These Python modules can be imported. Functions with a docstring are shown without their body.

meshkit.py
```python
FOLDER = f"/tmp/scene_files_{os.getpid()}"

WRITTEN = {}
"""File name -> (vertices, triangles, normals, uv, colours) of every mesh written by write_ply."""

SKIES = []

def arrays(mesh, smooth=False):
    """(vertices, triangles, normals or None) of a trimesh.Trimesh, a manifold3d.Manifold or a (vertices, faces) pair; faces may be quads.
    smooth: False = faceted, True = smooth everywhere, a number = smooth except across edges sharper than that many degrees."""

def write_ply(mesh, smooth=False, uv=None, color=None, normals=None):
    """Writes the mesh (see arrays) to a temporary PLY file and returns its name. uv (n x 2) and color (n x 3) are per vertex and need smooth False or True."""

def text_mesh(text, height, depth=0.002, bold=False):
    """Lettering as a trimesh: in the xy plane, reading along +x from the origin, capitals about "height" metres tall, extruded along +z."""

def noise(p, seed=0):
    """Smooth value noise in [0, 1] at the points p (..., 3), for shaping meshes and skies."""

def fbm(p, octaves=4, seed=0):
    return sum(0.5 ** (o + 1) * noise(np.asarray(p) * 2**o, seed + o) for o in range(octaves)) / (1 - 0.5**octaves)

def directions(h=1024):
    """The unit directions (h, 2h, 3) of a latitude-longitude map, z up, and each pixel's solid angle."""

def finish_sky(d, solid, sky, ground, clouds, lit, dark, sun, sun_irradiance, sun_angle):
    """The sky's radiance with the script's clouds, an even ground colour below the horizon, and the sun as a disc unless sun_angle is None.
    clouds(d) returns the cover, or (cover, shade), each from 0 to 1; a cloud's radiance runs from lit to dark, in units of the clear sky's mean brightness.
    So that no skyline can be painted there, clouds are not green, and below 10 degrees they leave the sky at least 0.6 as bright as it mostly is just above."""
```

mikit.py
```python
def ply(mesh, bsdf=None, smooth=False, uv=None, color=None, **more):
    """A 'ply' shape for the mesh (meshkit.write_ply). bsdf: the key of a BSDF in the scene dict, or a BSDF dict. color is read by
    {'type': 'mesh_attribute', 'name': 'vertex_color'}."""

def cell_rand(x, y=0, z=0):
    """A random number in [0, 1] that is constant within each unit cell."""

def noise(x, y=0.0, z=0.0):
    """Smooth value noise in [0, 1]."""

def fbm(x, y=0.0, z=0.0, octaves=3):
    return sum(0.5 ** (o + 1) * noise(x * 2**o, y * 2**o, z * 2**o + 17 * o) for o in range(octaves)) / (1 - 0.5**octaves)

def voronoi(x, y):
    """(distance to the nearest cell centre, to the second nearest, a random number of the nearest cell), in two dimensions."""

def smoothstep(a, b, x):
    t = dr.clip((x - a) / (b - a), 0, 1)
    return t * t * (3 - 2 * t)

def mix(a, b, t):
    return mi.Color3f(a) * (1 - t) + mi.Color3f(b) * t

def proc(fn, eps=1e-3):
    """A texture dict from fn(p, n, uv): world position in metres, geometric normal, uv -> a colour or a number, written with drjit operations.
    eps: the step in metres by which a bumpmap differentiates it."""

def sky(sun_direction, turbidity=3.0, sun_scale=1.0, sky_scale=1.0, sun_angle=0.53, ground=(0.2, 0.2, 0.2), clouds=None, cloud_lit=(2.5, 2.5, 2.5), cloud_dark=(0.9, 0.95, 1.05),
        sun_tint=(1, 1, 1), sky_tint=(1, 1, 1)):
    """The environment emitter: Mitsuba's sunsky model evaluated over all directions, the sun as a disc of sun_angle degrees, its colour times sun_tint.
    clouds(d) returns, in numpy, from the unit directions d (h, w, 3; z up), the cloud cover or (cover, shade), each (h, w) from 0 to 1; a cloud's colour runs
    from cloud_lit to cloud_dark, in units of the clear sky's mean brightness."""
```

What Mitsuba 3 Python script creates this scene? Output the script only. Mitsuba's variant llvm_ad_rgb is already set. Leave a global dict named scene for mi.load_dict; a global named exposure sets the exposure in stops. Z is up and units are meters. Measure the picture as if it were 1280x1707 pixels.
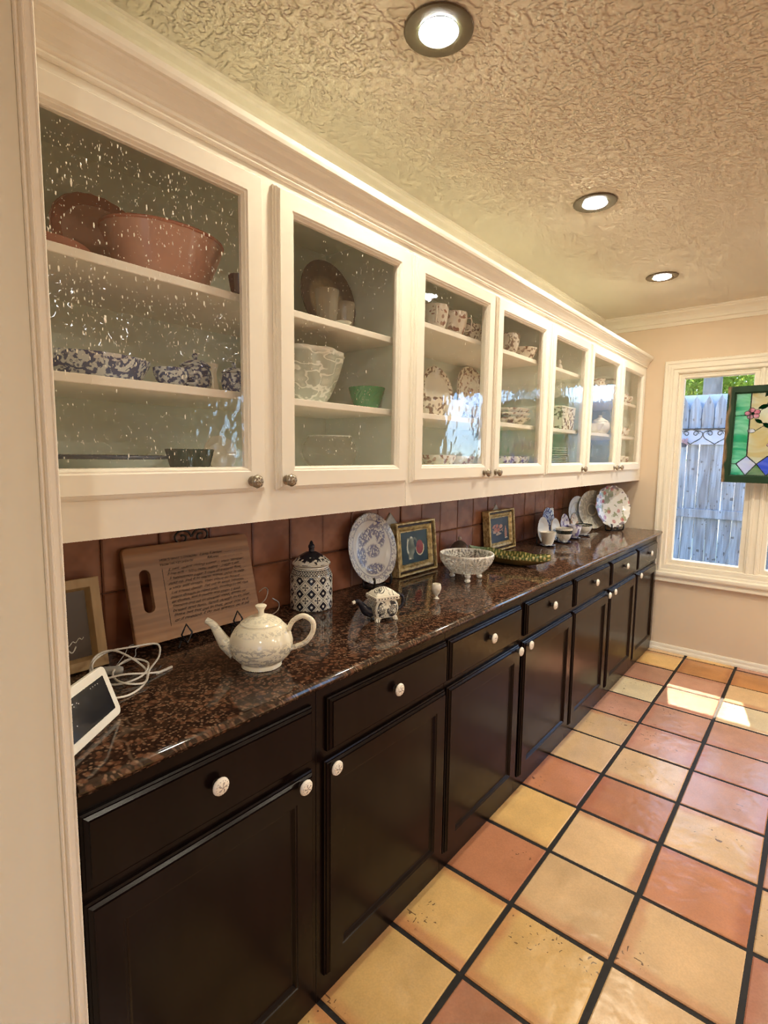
import math, random
import numpy as np, trimesh, drjit as dr, mitsuba as mi
import mikit, meshkit
from shapely.geometry import Polygon, box as sbox, Point
from shapely import affinity, union_all as shapely_union
T = mi.ScalarTransform4f
random.seed(7); rng = np.random.default_rng(7)
scene, labels = {}, {}

# ------------------------------------------------------------------ camera, sky, sun, exposure
CAM = np.array([1.4568, 0.0, 1.4568])
FWD = np.array([-0.63465507, 0.76505671, -0.1090925])
UP = np.array([-0.0795543, 0.0757367, 0.99394923])
scene['camera'] = {'type': 'perspective', 'fov': 72.147, 'fov_axis': 'x', 'near_clip': 0.02, 'far_clip': 200.0,
                   'to_world': T().look_at(origin=CAM.tolist(), target=(CAM + FWD).tolist(), up=UP.tolist())}
exposure = 0.08
SUN = (-0.146, 0.681, 0.72)
scene['sky'] = mikit.sky(SUN, turbidity=3.0, sun_scale=12.0, sky_scale=21.0, ground=(0.25, 0.24, 0.22), sky_tint=(0.88, 1.0, 1.15))
scene['sky']['sampling_weight'] = 2.5     # most emitter samples go to the lamps
LAMP = (365.0, 326.0, 240.0)        # radiance of a ceiling lamp
LAMP_FAR = (400.0, 362.0, 285.0)

# ------------------------------------------------------------------ materials
def P(color, rough=0.5, spec=0.5, metallic=0.0, **k):
    c = color if isinstance(color, dict) else {'type': 'rgb', 'value': list(color)}
    return {'type': 'principled', 'base_color': c, 'roughness': rough, 'specular': spec, 'metallic': metallic, **k}
def two(b): return {'type': 'twosided', 'bsdf': b}
def bump(b, fn, scale, eps=1e-3): return {'type': 'bumpmap', 'arbitrary': mikit.proc(fn, eps), 'scale': scale, 'bsdf': b}
def mat(name, b): scene['mat_' + name] = b; return 'mat_' + name
nz, fbm, sst, mix, vor, cr = mikit.noise, mikit.fbm, mikit.smoothstep, mikit.mix, mikit.voronoi, mikit.cell_rand

def wallpaint(p, n, uv):
    return mix((0.68, 0.555, 0.425), (0.63, 0.51, 0.385), fbm(p.x * 1.5, p.y * 1.5, p.z * 1.5))
def orange_peel(p, n, uv):
    return sst(0.30, 0.72, fbm(p.x * 72, p.y * 72, p.z * 72, 2))
WALL = mat('wall', two(bump(P(mikit.proc(wallpaint), 0.6, 0.25), orange_peel, 0.0004)))
CEIL = mat('ceiling', two(bump(P((0.76, 0.705, 0.61), 0.7, 0.2), orange_peel, 0.0085, 1.0e-3)))
TRIM = mat('trim', two(P((0.77, 0.72, 0.62), 0.5, 0.25)))
CAB = mat('cabinet_white', two(P((0.78, 0.745, 0.665), 0.5, 0.25)))
INSIDE = mat('cabinet_inside', two(P((0.66, 0.73, 0.645), 0.5, 0.25)))
def espresso(p, n, uv):
    return mix((0.0045, 0.0022, 0.0020), (0.008, 0.0038, 0.0034), nz(p.x * 8, p.y * 40, p.z * 6))
ESP = mat('espresso', two(P(mikit.proc(espresso), 0.22, 0.17)))
def granite(p, n, uv):
    w = nz(p.x * 30, p.y * 30, p.z * 30); x, y = p.x, p.y + 0.7 * p.z
    g = nz(p.x * 260, p.y * 260, p.z * 260); big = fbm(p.x * 13, p.y * 13, p.z * 13, 3)
    d1, d2, r = vor(x * 70 + 2.2 * w, y * 70 + 1.8 * w); e1_, e2_, r2 = vor(x * 150 + 2.0 * w, y * 150 + 5 + 1.5 * w)
    blob = sst(0.62, 0.25, d1 + 0.25 * (g - 0.5)) * sst(0.42, 0.68, 0.55 * r + 0.45 * big)
    fleck = sst(0.60, 0.20, e1_) * sst(0.45, 0.75, 0.6 * r2 + 0.4 * (1 - big))
    base = mix((0.007, 0.0045, 0.004), (0.030, 0.015, 0.010), g)
    col = mix(base, mix((0.070, 0.026, 0.014), (0.150, 0.070, 0.040), r), blob * (0.55 + 0.45 * g))
    col = mix(col, mix((0.10, 0.045, 0.028), (0.24, 0.15, 0.10), r2), fleck * 0.75)
    v = nz(p.x * 9 + 2 * w, p.y * 9, p.z * 9)
    vein = sst(0.035, 0.0, dr.abs(v - 0.5)) * sst(0.55, 0.75, nz(p.x * 3, p.y * 3 + 7, 1.0))
    return mix(col, (0.20, 0.14, 0.10), 0.35 * vein)
GRAN = mat('granite', two(P(mikit.proc(granite), 0.07, 0.55)))
def backtile(a, b):
    def f(p, n, uv):
        m = fbm(p.x * 14, p.y * 14 + 3, p.z * 14, 4)
        e = dr.minimum(dr.minimum(uv.x - dr.floor(uv.x), 1 - uv.x + dr.floor(uv.x)), dr.minimum(uv.y - dr.floor(uv.y), 1 - uv.y + dr.floor(uv.y)))
        c = mix(a, b, sst(0.3, 0.7, m))
        return c * (0.78 + 0.22 * sst(0.0, 0.12, e))
    return f
BT = [mat('backsplash_tile_%d' % i, two(P(mikit.proc(backtile(a, b)), 0.32, 0.45))) for i, (a, b) in enumerate([
    ((0.21, 0.072, 0.034), (0.31, 0.125, 0.068)), ((0.175, 0.058, 0.027), (0.26, 0.098, 0.050)), ((0.24, 0.092, 0.050), (0.33, 0.15, 0.09))])]
BGROUT = mat('backsplash_grout', two(P((0.12, 0.055, 0.035), 0.8, 0.2)))
GROUT = mat('floor_grout', two(bump(P((0.016, 0.014, 0.014), 0.55, 0.2), orange_peel, 0.001)))
FT = {}
def floortile(base, edge):
    def f(p, n, uv):
        u, v = uv.x - dr.floor(uv.x), uv.y - dr.floor(uv.y)
        k1, k2 = dr.floor(uv.x), dr.floor(uv.y)
        j = 0.05 * (nz(p.x * 30, p.y * 30, 0) - 0.5)
        e = mi.Float(0)
        for m, (d, s) in enumerate(((u, 11), (1 - u, 12), (v, 13), (1 - v, 14))):
            on = cr(k1, k2, s)
            e = dr.maximum(e, sst(0.06 + 0.17 * on, 0.02 + 0.06 * on, d + j) * sst(0.35, 0.6, on) * (0.5 + 0.5 * nz(p.x * 9, p.y * 9, s)))
        m = fbm(p.x * 8, p.y * 8, k1 + k2 * 0.37, 4)
        t = cr(k1, k2, 5)
        b = mi.Color3f(base) * (0.86 + 0.24 * t)
        b = b * (0.74 + 0.52 * m)
        b = mix(b, mi.Color3f(edge), e * 0.85)
        g = nz(p.x * 260, p.y * 260, 3)
        pit = sst(0.87, 0.91, nz(p.x * 120 + 3 * nz(p.x * 40, p.y * 40, 1), p.y * 120, 9)) * sst(0.74, 0.82, nz(p.x * 7 + 5, p.y * 7, 2))
        b = b * (0.93 + 0.12 * g)
        return mix(b, (0.07, 0.03, 0.015), pit * 0.8)
    return f
for k, a, b in [('Y', (0.60, 0.385, 0.155), (0.44, 0.18, 0.08)), ('T', (0.57, 0.385, 0.215), (0.44, 0.19, 0.10)), ('S', (0.43, 0.185, 0.10), (0.34, 0.12, 0.065)),
                ('K', (0.43, 0.225, 0.16), (0.36, 0.14, 0.09)), ('C', (0.63, 0.53, 0.36), (0.50, 0.32, 0.19)), ('O', (0.42, 0.185, 0.06), (0.33, 0.12, 0.04))]:
    FT[k] = mat('floor_tile_' + k, two(bump(P(mikit.proc(floortile(a, b)), 0.24, 0.5), lambda p, n, uv: fbm(p.x * 18, p.y * 18, p.z, 3), 0.0026)))
GLASS = mat('pane_glass', {'type': 'thindielectric', 'int_ior': 1.52})
SEED = mat('glass_seed', {'type': 'principled', 'base_color': {'type': 'rgb', 'value': [0.85, 0.84, 0.78]}, 'roughness': 0.12, 'specular': 0.8})
CRYSTAL = mat('crystal', {'type': 'dielectric', 'int_ior': 1.54})
PEWTER = mat('pewter', two(P((0.33, 0.29, 0.235), 0.33, 0.5, 0.85)))
CERAM = mat('ceramic', two(P((0.80, 0.76, 0.66), 0.12, 0.6, clearcoat=0.5)))
IRON = mat('black_iron', two(P((0.012, 0.011, 0.011), 0.32, 0.5)))
BLACKGL = mat('black_glaze', two(P((0.010, 0.012, 0.022), 0.10, 0.6)))
BRONZE = mat('bronze', two(P((0.075, 0.052, 0.028), 0.35, 0.5, 0.4)))
WHITEPL = mat('white_plastic', two(P((0.80, 0.79, 0.74), 0.35, 0.5)))
GREYPL = mat('grey_plastic', two(P((0.47, 0.48, 0.48), 0.3, 0.5)))
STEEL = mat('steel', two(P((0.6, 0.58, 0.55), 0.22, 0.5, 1.0)))

def print_mat(name, ground, ink, scale, lo, hi, rough=0.13, warp=1.0, petals=True):
    def f(p, n, uv):
        w = nz(p.x * scale * 0.7, p.y * scale * 0.7, p.z * scale * 0.7)
        a = fbm(p.x * scale + warp * w, p.y * scale, p.z * scale + warp * w, 3)
        d1, d2, r = vor((p.y + 0.6 * p.x) * scale * 0.8, p.z * scale * 0.8 + 0.3 * w)
        flower = sst(0.34, 0.22, d1) * sst(0.55, 0.65, r)
        m = dr.maximum(sst(lo, hi, a), (flower * 0.8) if petals else mi.Float(0))
        return mix(ground, ink, m)
    return mat(name, two(P(mikit.proc(f), rough, 0.6, clearcoat=0.4)))
BLUEWARE = print_mat('blue_willow', (0.56, 0.60, 0.63), (0.05, 0.075, 0.18), 120.0, 0.46, 0.56)
BROWNWARE = print_mat('brown_transfer', (0.76, 0.71, 0.60), (0.15, 0.085, 0.05), 64.0, 0.53, 0.60)
FLORALWARE = print_mat('floral_ware', (0.80, 0.76, 0.67), (0.26, 0.11, 0.07), 52.0, 0.58, 0.64)

# ------------------------------------------------------------------ mesh helpers
def hull(pts): return trimesh.convex.convex_hull(np.asarray(pts, float))
def bb(x0, x1, y0, y1, z0, z1, b=0.002):
    c = np.array([(x0 + x1) / 2, (y0 + y1) / 2, (z0 + z1) / 2]); h = np.array([x1 - x0, y1 - y0, z1 - z0]) / 2
    if b <= 0: return trimesh.creation.box(extents=2 * h, transform=trimesh.transformations.translation_matrix(c))
    b = min(b, 0.45 * h.min()); pts = []
    for ax in range(3):
        for s in np.ndindex(2, 2, 2):
            q = (np.array(s) * 2 - 1) * (h - b); q[ax] = (s[ax] * 2 - 1) * h[ax]; pts.append(c + q)
    return hull(pts)
def cat(*m): return trimesh.util.concatenate([x for x in m if x is not None])
def grid_mesh(V, closed_j=False, closed_i=False):
    n, m = V.shape[:2]; F = []
    for i in range(n if closed_i else n - 1):
        for j in range(m if closed_j else m - 1):
            a, b = i * m + j, i * m + (j + 1) % m; i2 = (i + 1) % n
            c, d = i2 * m + (j + 1) % m, i2 * m + j
            F += [[a, b, c], [a, c, d]]
    t = trimesh.Trimesh(V.reshape(-1, 3), np.array(F), process=False)
    ar = t.area_faces; t.update_faces(ar > 1e-14)
    return t
def lathe(prof, c=(0, 0, 0), n=40, fr=None, sx=1.0, sy=1.0):
    """prof: (r, z) from the bottom axis up the outside (and back down the inside); fr(r, z, ang) may alter r."""
    a = np.arange(n) * 2 * np.pi / n; V = np.zeros((len(prof), n, 3))
    for i, (r, z) in enumerate(prof):
        rr = np.full(n, r) if fr is None else fr(r, z, a)
        V[i] = np.stack([c[0] + sx * rr * np.cos(a), c[1] + sy * rr * np.sin(a), np.full(n, c[2] + z)], -1)
    return grid_mesh(V, closed_j=True)
def spl(pts, m=8, closed=False):
    p = np.asarray(pts, float); n = len(p); out = []
    for i in range(n if closed else n - 1):
        g = lambda k: p[k % n] if closed else p[min(max(k, 0), n - 1)]
        a, b, c, d = g(i - 1), g(i), g(i + 1), g(i + 2)
        for t in np.arange(m) / m:
            out.append(0.5 * (2 * b + (c - a) * t + (2 * a - 5 * b + 4 * c - d) * t * t + (3 * b - a - 3 * c + d) * t ** 3))
    if not closed: out.append(p[-1])
    return np.array(out)
def tube(pts, r, n=8, closed=False, smooth=0, sq=1.0):
    p = spl(pts, smooth, closed) if smooth else np.asarray(pts, float)
    k = len(p); r = np.interp(np.linspace(0, 1, k), np.linspace(0, 1, len(np.atleast_1d(r))), np.atleast_1d(r)) if np.ndim(r) else np.full(k, r)
    t = (np.roll(p, -1, 0) - np.roll(p, 1, 0)) if closed else np.gradient(p, axis=0)
    t /= np.linalg.norm(t, axis=1, keepdims=True) + 1e-12
    u = np.cross(t[0], [0.13, 0.27, 0.95]); u /= np.linalg.norm(u); V = np.zeros((k, n, 3)); a = np.arange(n) * 2 * np.pi / n
    for i in range(k):
        u = u - t[i] * (u @ t[i]); u /= np.linalg.norm(u) + 1e-12; w = np.cross(t[i], u)
        V[i] = p[i] + r[i] * (np.cos(a)[:, None] * u * sq + np.sin(a)[:, None] * w)
    g = grid_mesh(V, closed_j=True, closed_i=closed)
    if closed: return g
    caps = []
    for row, flip in ((0, True), (k - 1, False)):
        f = np.array([[0, j, j + 1] for j in range(1, n - 1)])
        caps.append(trimesh.Trimesh(V[row].copy(), f[:, ::-1] if flip else f, process=False))
    return cat(g, *caps)
def frame_uvw(m, o, eu, ev, ew):
    """maps local (u, v, w) to o + u eu + v ev + w ew (right-handed)"""
    m = m.copy(); v = np.asarray(m.vertices); m.vertices = np.asarray(o) + v[:, :1] * np.asarray(eu) + v[:, 1:2] * np.asarray(ev) + v[:, 2:] * np.asarray(ew)
    if np.dot(np.cross(eu, ev), ew) < 0: m.invert()
    return m
X, Y, Z = np.eye(3)
def onx(m, x=0.0): return frame_uvw(m, (x, 0, 0), Y, Z, X)          # u along y, v up, w towards the room (+x)
def ony(m, y): return frame_uvw(m, (0, y, 0), X, Z, -Y)              # u along x, v up, w towards the camera (-y)
def rect_rings(u0, u1, v0, v1, prof, closed=False, cap=True):
    """mitred moulding: prof = (inset from the outer edge, height w); open profiles are capped at both ends"""
    V = np.array([[[u0 + d, v0 + d, w], [u1 - d, v0 + d, w], [u1 - d, v1 - d, w], [u0 + d, v1 - d, w]] for d, w in prof])
    m = grid_mesh(V, closed_j=True, closed_i=closed)
    if closed or not cap: return m
    q = np.array([[0, 1, 2], [0, 2, 3]])
    return cat(m, trimesh.Trimesh(V[0], q[:, ::-1], process=False), trimesh.Trimesh(V[-1], q, process=False))
def extr(poly, h):
    polys = getattr(poly, 'geoms', [poly])
    return cat(*[trimesh.creation.extrude_polygon(g, h, engine='earcut') for g in polys])
def along_y(prof, y0, y1):
    m = extr(Polygon(prof), y1 - y0); v = np.asarray(m.vertices).copy()
    m.vertices = np.stack([v[:, 0], y0 + v[:, 2], v[:, 1]], -1); m.invert(); return m
def along_x(prof, x0, x1):           # prof in (y, z)
    m = extr(Polygon(prof), x1 - x0); v = np.asarray(m.vertices).copy()
    m.vertices = np.stack([x0 + v[:, 2], v[:, 0], v[:, 1]], -1); return m
def rotz(m, a, c=(0, 0, 0)):
    m = m.copy(); m.apply_transform(trimesh.transformations.rotation_matrix(a, [0, 0, 1], c)); return m
def move(m, d): m = m.copy(); m.apply_translation(d); return m

USED = {}
def name(base):
    if base not in USED: USED[base] = 0; return base
    USED[base] += 1; return '%s_%03d' % (base, USED[base])
def put(key, mesh, m, smooth=False, **k):
    scene[key] = mikit.ply(mesh, m, smooth, **k); return key
def part(parent, nm, mesh, m, smooth=False, label=None, kind=None, **k):
    key = put(name(parent + '__' + nm), mesh, m, smooth, **k)
    if label or kind: labels[key] = {a: b for a, b in (('label', label), ('kind', kind)) if b}
    return key
def thing(base, label, category, group=None, kind=None):
    key = name(base); labels[key] = {'label': label, 'category': category}
    if group: labels[key]['group'] = group
    if kind: labels[key]['kind'] = kind
    return key
def struct(base, label=None):
    key = name(base); labels[key] = {'kind': 'structure'}
    if label: labels[key]['label'] = label
    return key

# ------------------------------------------------------------------ the room
RX, BY, FY, CZ = 6.0, -3.0, 4.358, 2.50
fl = struct('floor', 'floor of square terracotta tiles with dark grout')
put(fl, bb(-0.1, RX + 0.1, BY - 0.1, FY + 0.14, -0.12, -0.004, 0), GROUT)
PIT, X1, Y0 = 0.3101, 0.7825, 1.1789
KNOWN = {(-1, -1): 'Y', (-1, 0): 'Y', (-1, 1): 'S', (-1, 2): 'Y', (-1, 3): 'S', (-1, 4): 'T', (-1, 5): 'T', (-1, 6): 'K', (-1, 7): 'C', (-1, 8): 'K', (-1, 9): 'Y',
         (0, -2): 'Y', (0, -1): 'S', (0, 0): 'Y', (0, 1): 'T', (0, 2): 'T', (0, 3): 'S', (0, 4): 'T', (0, 5): 'K', (0, 6): 'K', (0, 7): 'K', (0, 8): 'K', (0, 9): 'O',
         (1, -1): 'T', (1, 0): 'T', (1, 1): 'T', (1, 2): 'S', (1, 3): 'T', (1, 4): 'K', (1, 5): 'K', (1, 6): 'K', (1, 7): 'C', (1, 8): 'T', (1, 9): 'O', (2, 1): 'K', (2, 2): 'T', (2, 3): 'K'}
cells = []
for c in range(-1, 17):
    for r in range(-14, 11):
        x0, x1 = X1 + c * PIT, X1 + (c + 1) * PIT; y0, y1 = Y0 + r * PIT, Y0 + (r + 1) * PIT
        x0, x1, y0, y1 = max(x0, 0.50), min(x1, RX), max(y0, BY), min(y1, FY)
        if x1 - x0 < 0.03 or y1 - y0 < 0.03: continue
        d = np.array([(x0 + x1) / 2, (y0 + y1) / 2, 0]) - CAM; depth = d @ FWD
        cells.append((math.hypot(d[0], d[1]) + (0 if depth > 0.2 else 20), c, r, x0, x1, y0, y1))
cells.sort(); rest = []
for k, (dist, c, r, x0, x1, y0, y1) in enumerate(cells):
    g = 0.0085; jj = lambda: float(rng.normal(0, 0.0012)); zt = float(rng.normal(0.0, 0.0008)); zb = -0.006
    co = [(x0 + g + jj(), y0 + g + jj()), (x1 - g + jj(), y0 + g + jj()), (x1 - g + jj(), y1 - g + jj()), (x0 + g + jj(), y1 - g + jj())]
    cx_, cy_ = (x0 + x1) / 2, (y0 + y1) / 2
    V, UV = [], []
    for ins, z in ((0.0, zb), (0.0, zt - 0.0025), (0.0035, zt)):
        for (a, b) in co:
            px, py = a - math.copysign(ins, a - cx_), b - math.copysign(ins, b - cy_)
            V.append((px, py, z)); UV.append((c + 20 + np.clip((px - x0) / PIT, 0.01, 0.99), r + 40 + np.clip((py - y0) / PIT, 0.01, 0.99)))
    F = []
    for q in (0, 4):
        for i in range(4):
            a, b = q + i, q + (i + 1) % 4; F += [[a, b, b + 4], [a, b + 4, a + 4]]
    F += [[8, 9, 10], [8, 10, 11]]
    kind = KNOWN.get((c, r)) or 'YTTSKKTYKC'[int(rng.integers(10))]
    if k < 295:
        # unshared vertices keep the edges crisp
        m = trimesh.Trimesh(np.array(V), np.array(F), process=False)
        part('floor', 'tile', m, FT[kind], uv=np.array(UV))
    else: rest.append((np.array(V), np.array(F), np.array(UV)))
if rest:
    V = np.vstack([a for a, _, _ in rest]); F = np.vstack([b + 12 * i for i, (_, b, _) in enumerate(rest)])
    part('floor', 'far_tiles', trimesh.Trimesh(V, F, process=False), FT['T'], uv=np.vstack([c for _, _, c in rest]), kind='stuff')

put(struct('wall_left', 'wall behind the counter with a backsplash of red-brown tiles'), bb(-0.15, 0.0, BY - 0.1, FY + 0.14, -0.1, CZ + 0.1, 0), WALL)
part('wall_left', 'backsplash_grout', bb(-0.002, 0.004, 0.30, FY, 0.90, 1.40, 0), BGROUT)
yb, i = 0.255, 0
rows = [(0.915, 1.0745), (1.0785, 1.2405), (1.2445, 1.40)]
while yb < FY - 0.02:
    for (z0, z1) in rows:
        y0, y1 = max(yb + 0.0025, 0.303), min(yb + 0.1605, FY - 0.001)
        if y1 - y0 < 0.02: continue
        h = 0.0065 + float(rng.uniform(0, 0.0025)); j = [float(rng.normal(0, 0.0012)) for _ in range(4)]
        pr = [(0.0, 0.0), (0.0, h - 0.003), (0.004, h)]
        m = onx(rect_rings(y0 + j[0], y1 + j[1], z0 + j[2], z1 + j[3], pr), 0.003)
        v = np.asarray(m.vertices); uv = np.stack([i + 0.02 + 0.96 * (v[:, 1] - y0) / (y1 - y0), (v[:, 2] - z0) / (z1 - z0) * 0.96 + 0.02], -1)
        part('wall_left', 'tile', m, BT[int(rng.integers(3))], uv=uv)
    yb += 0.1605; i += 1
def gtile(p, n, uv): return mix((0.33, 0.36, 0.36), (0.55, 0.57, 0.55), fbm(p.x * 72, p.y * 72, p.z * 72, 2))
GT = mat('grey_accent', two(P(mikit.proc(gtile), 0.25, 0.5)))
for cy, cz in ((1.783, 1.146), (2.753, 1.124)):
    s = 0.056; pts = []
    for ins, x in ((0, 0.006), (0, 0.0145), (0.006, 0.0165)):
        pts += [(x, cy + a * (s - ins), cz + b * (s - ins)) for a, b in ((1, 0), (-1, 0), (0, 1), (0, -1))]
    part('wall_left', 'accent_tile', hull(pts), GT, label='pale grey diamond-shaped accent tile')

# far wall with its window openings
op1 = sbox(0.60, 0.66, 2.23, 2.06); op2 = sbox(4.6, 0.25, 5.7, 2.06)
m = extr(sbox(-0.15, -0.1, RX + 0.15, CZ + 0.1).difference(op1).difference(op2), 0.14)
put(struct('wall_far', 'tan far wall around the window'), frame_uvw(m, (0, FY + 0.14, 0), X, Z, -Y), WALL)
put(struct('wall_right'), bb(RX, RX + 0.12, BY - 0.1, FY + 0.14, -0.1, CZ + 0.1, 0), WALL)
BACKD = ((3.6, 5.6),)
m = extr(sbox(-0.1, -0.1, RX + 0.1, CZ + 0.1).difference(sbox(BACKD[0][0], 0.02, BACKD[0][1], 2.15)), 0.12)
put(struct('wall_back'), frame_uvw(m, (0, BY, 0), X, Z, -Y), WALL)
for k_, (a, b) in enumerate(BACKD):
    w = struct('door_%d' % (k_ + 1))
    for (c_, d_) in ((a, (a + b) / 2), ((a + b) / 2, b)):
        part(w, 'frame', frame_uvw(rect_rings(c_, d_, 0.02, 2.15, [(0, 0), (0, 0.04), (0.08, 0.04), (0.08, 0.0)], closed=True), (0, BY - 0.03, 0), X, Z, -Y), TRIM)
        V = np.array([[c_ + 0.07, BY - 0.05, 0.09], [d_ - 0.07, BY - 0.05, 0.09], [d_ - 0.07, BY - 0.05, 2.08], [c_ + 0.07, BY - 0.05, 2.08]])
        part(w, 'pane', trimesh.Trimesh(V, [[0, 1, 2], [0, 2, 3]], process=False), GLASS)
put(struct('wall_near', 'flat pale painted wall end at the left edge'), bb(0.0, 0.556, -0.10, 0.2785, 0.0, CZ, 0.002), mat('wall_end', two(P((0.665, 0.625, 0.51), 0.5, 0.3))))
# door casing on that wall end, its beads facing the room
prof = [(0.50, 0.2775), (0.5585, 0.2775), (0.5610, 0.2785), (0.5618, 0.2800), (0.5610, 0.2815), (0.5575, 0.2825), (0.5575, 0.2841), (0.5620, 0.2849), (0.5650, 0.2859), (0.5655, 0.2875), (0.5640, 0.2887), (0.5630, 0.2895), (0.5630, 0.2965), (0.5640, 0.2970), (0.5665, 0.2977), (0.5670, 0.2995), (0.5660, 0.3007), (0.50, 0.3007)]
m = extr(Polygon(prof), CZ); put(struct('trim_1', 'cream beaded door casing'), m, TRIM, 35)

LIGHTS = [(0.640, 1.172), (0.645, 2.315), (0.650, 3.465)]
FARL = [(3.24, 1.3), (4.10, 3.15), (4.25, 2.05), (1.42, 2.95), (2.3, -0.9)]
cp = sbox(-0.15, BY - 0.1, RX + 0.1, FY + 0.14)
for (x, y) in LIGHTS + FARL: cp = cp.difference(Point(x, y).buffer(0.074, 24))
m = extr(cp, 0.12); put(struct('ceiling', 'tan orange-peel textured ceiling'), move(m, (0, 0, CZ)), CEIL)
put(name('ceiling') if False else 'ceiling__upper_deck', bb(-0.15, RX + 0.1, BY - 0.1, FY + 0.14, CZ + 0.12, CZ + 0.2, 0), CEIL)
def can(x, y, rad, label, group=None, big=1.0):
    t = thing('ceiling_light', label, 'ceiling light', group)
    pr = [(0.070, 0.0), (0.084, -0.001), (0.086, -0.003), (0.084, -0.0055), (0.076, -0.0065), (0.060, -0.0060), (0.0505, -0.0055), (0.0500, -0.004), (0.050, 0.045), (0.071, 0.045), (0.071, 0.0)]
    part(t, 'trim_ring', lathe(pr[::-1], (x, y, CZ), 48), BRONZE, 40)
    lens = lathe([(0.0492 * big, -0.0066), (0.0465 * big, -0.0095), (0.039 * big, -0.0128), (0.02, -0.0155), (0.0, -0.0160)][::-1], (x, y, CZ), 40)
    lens = trimesh.Trimesh(lens.vertices, lens.faces, process=False)
    if lens.face_normals[:, 2].mean() > 0: lens.invert()
    k = part(t, 'lamp', lens, WHITEPL, label='glowing lamp')
    scene[k]['emitter'] = {'type': 'area', 'radiance': {'type': 'rgb', 'value': list(rad)}}
for (x, y), l in zip(LIGHTS, ('largest recessed ceiling light with bronze ring, at the top of the photo', 'middle recessed ceiling light with bronze ring', 'recessed ceiling light with bronze ring nearest the window')): can(x, y, LAMP, l)
for x, y in FARL: can(x, y, LAMP_FAR, 'recessed ceiling light in the room off to the right', 'ceiling lights out of view', 1.5)

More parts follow.
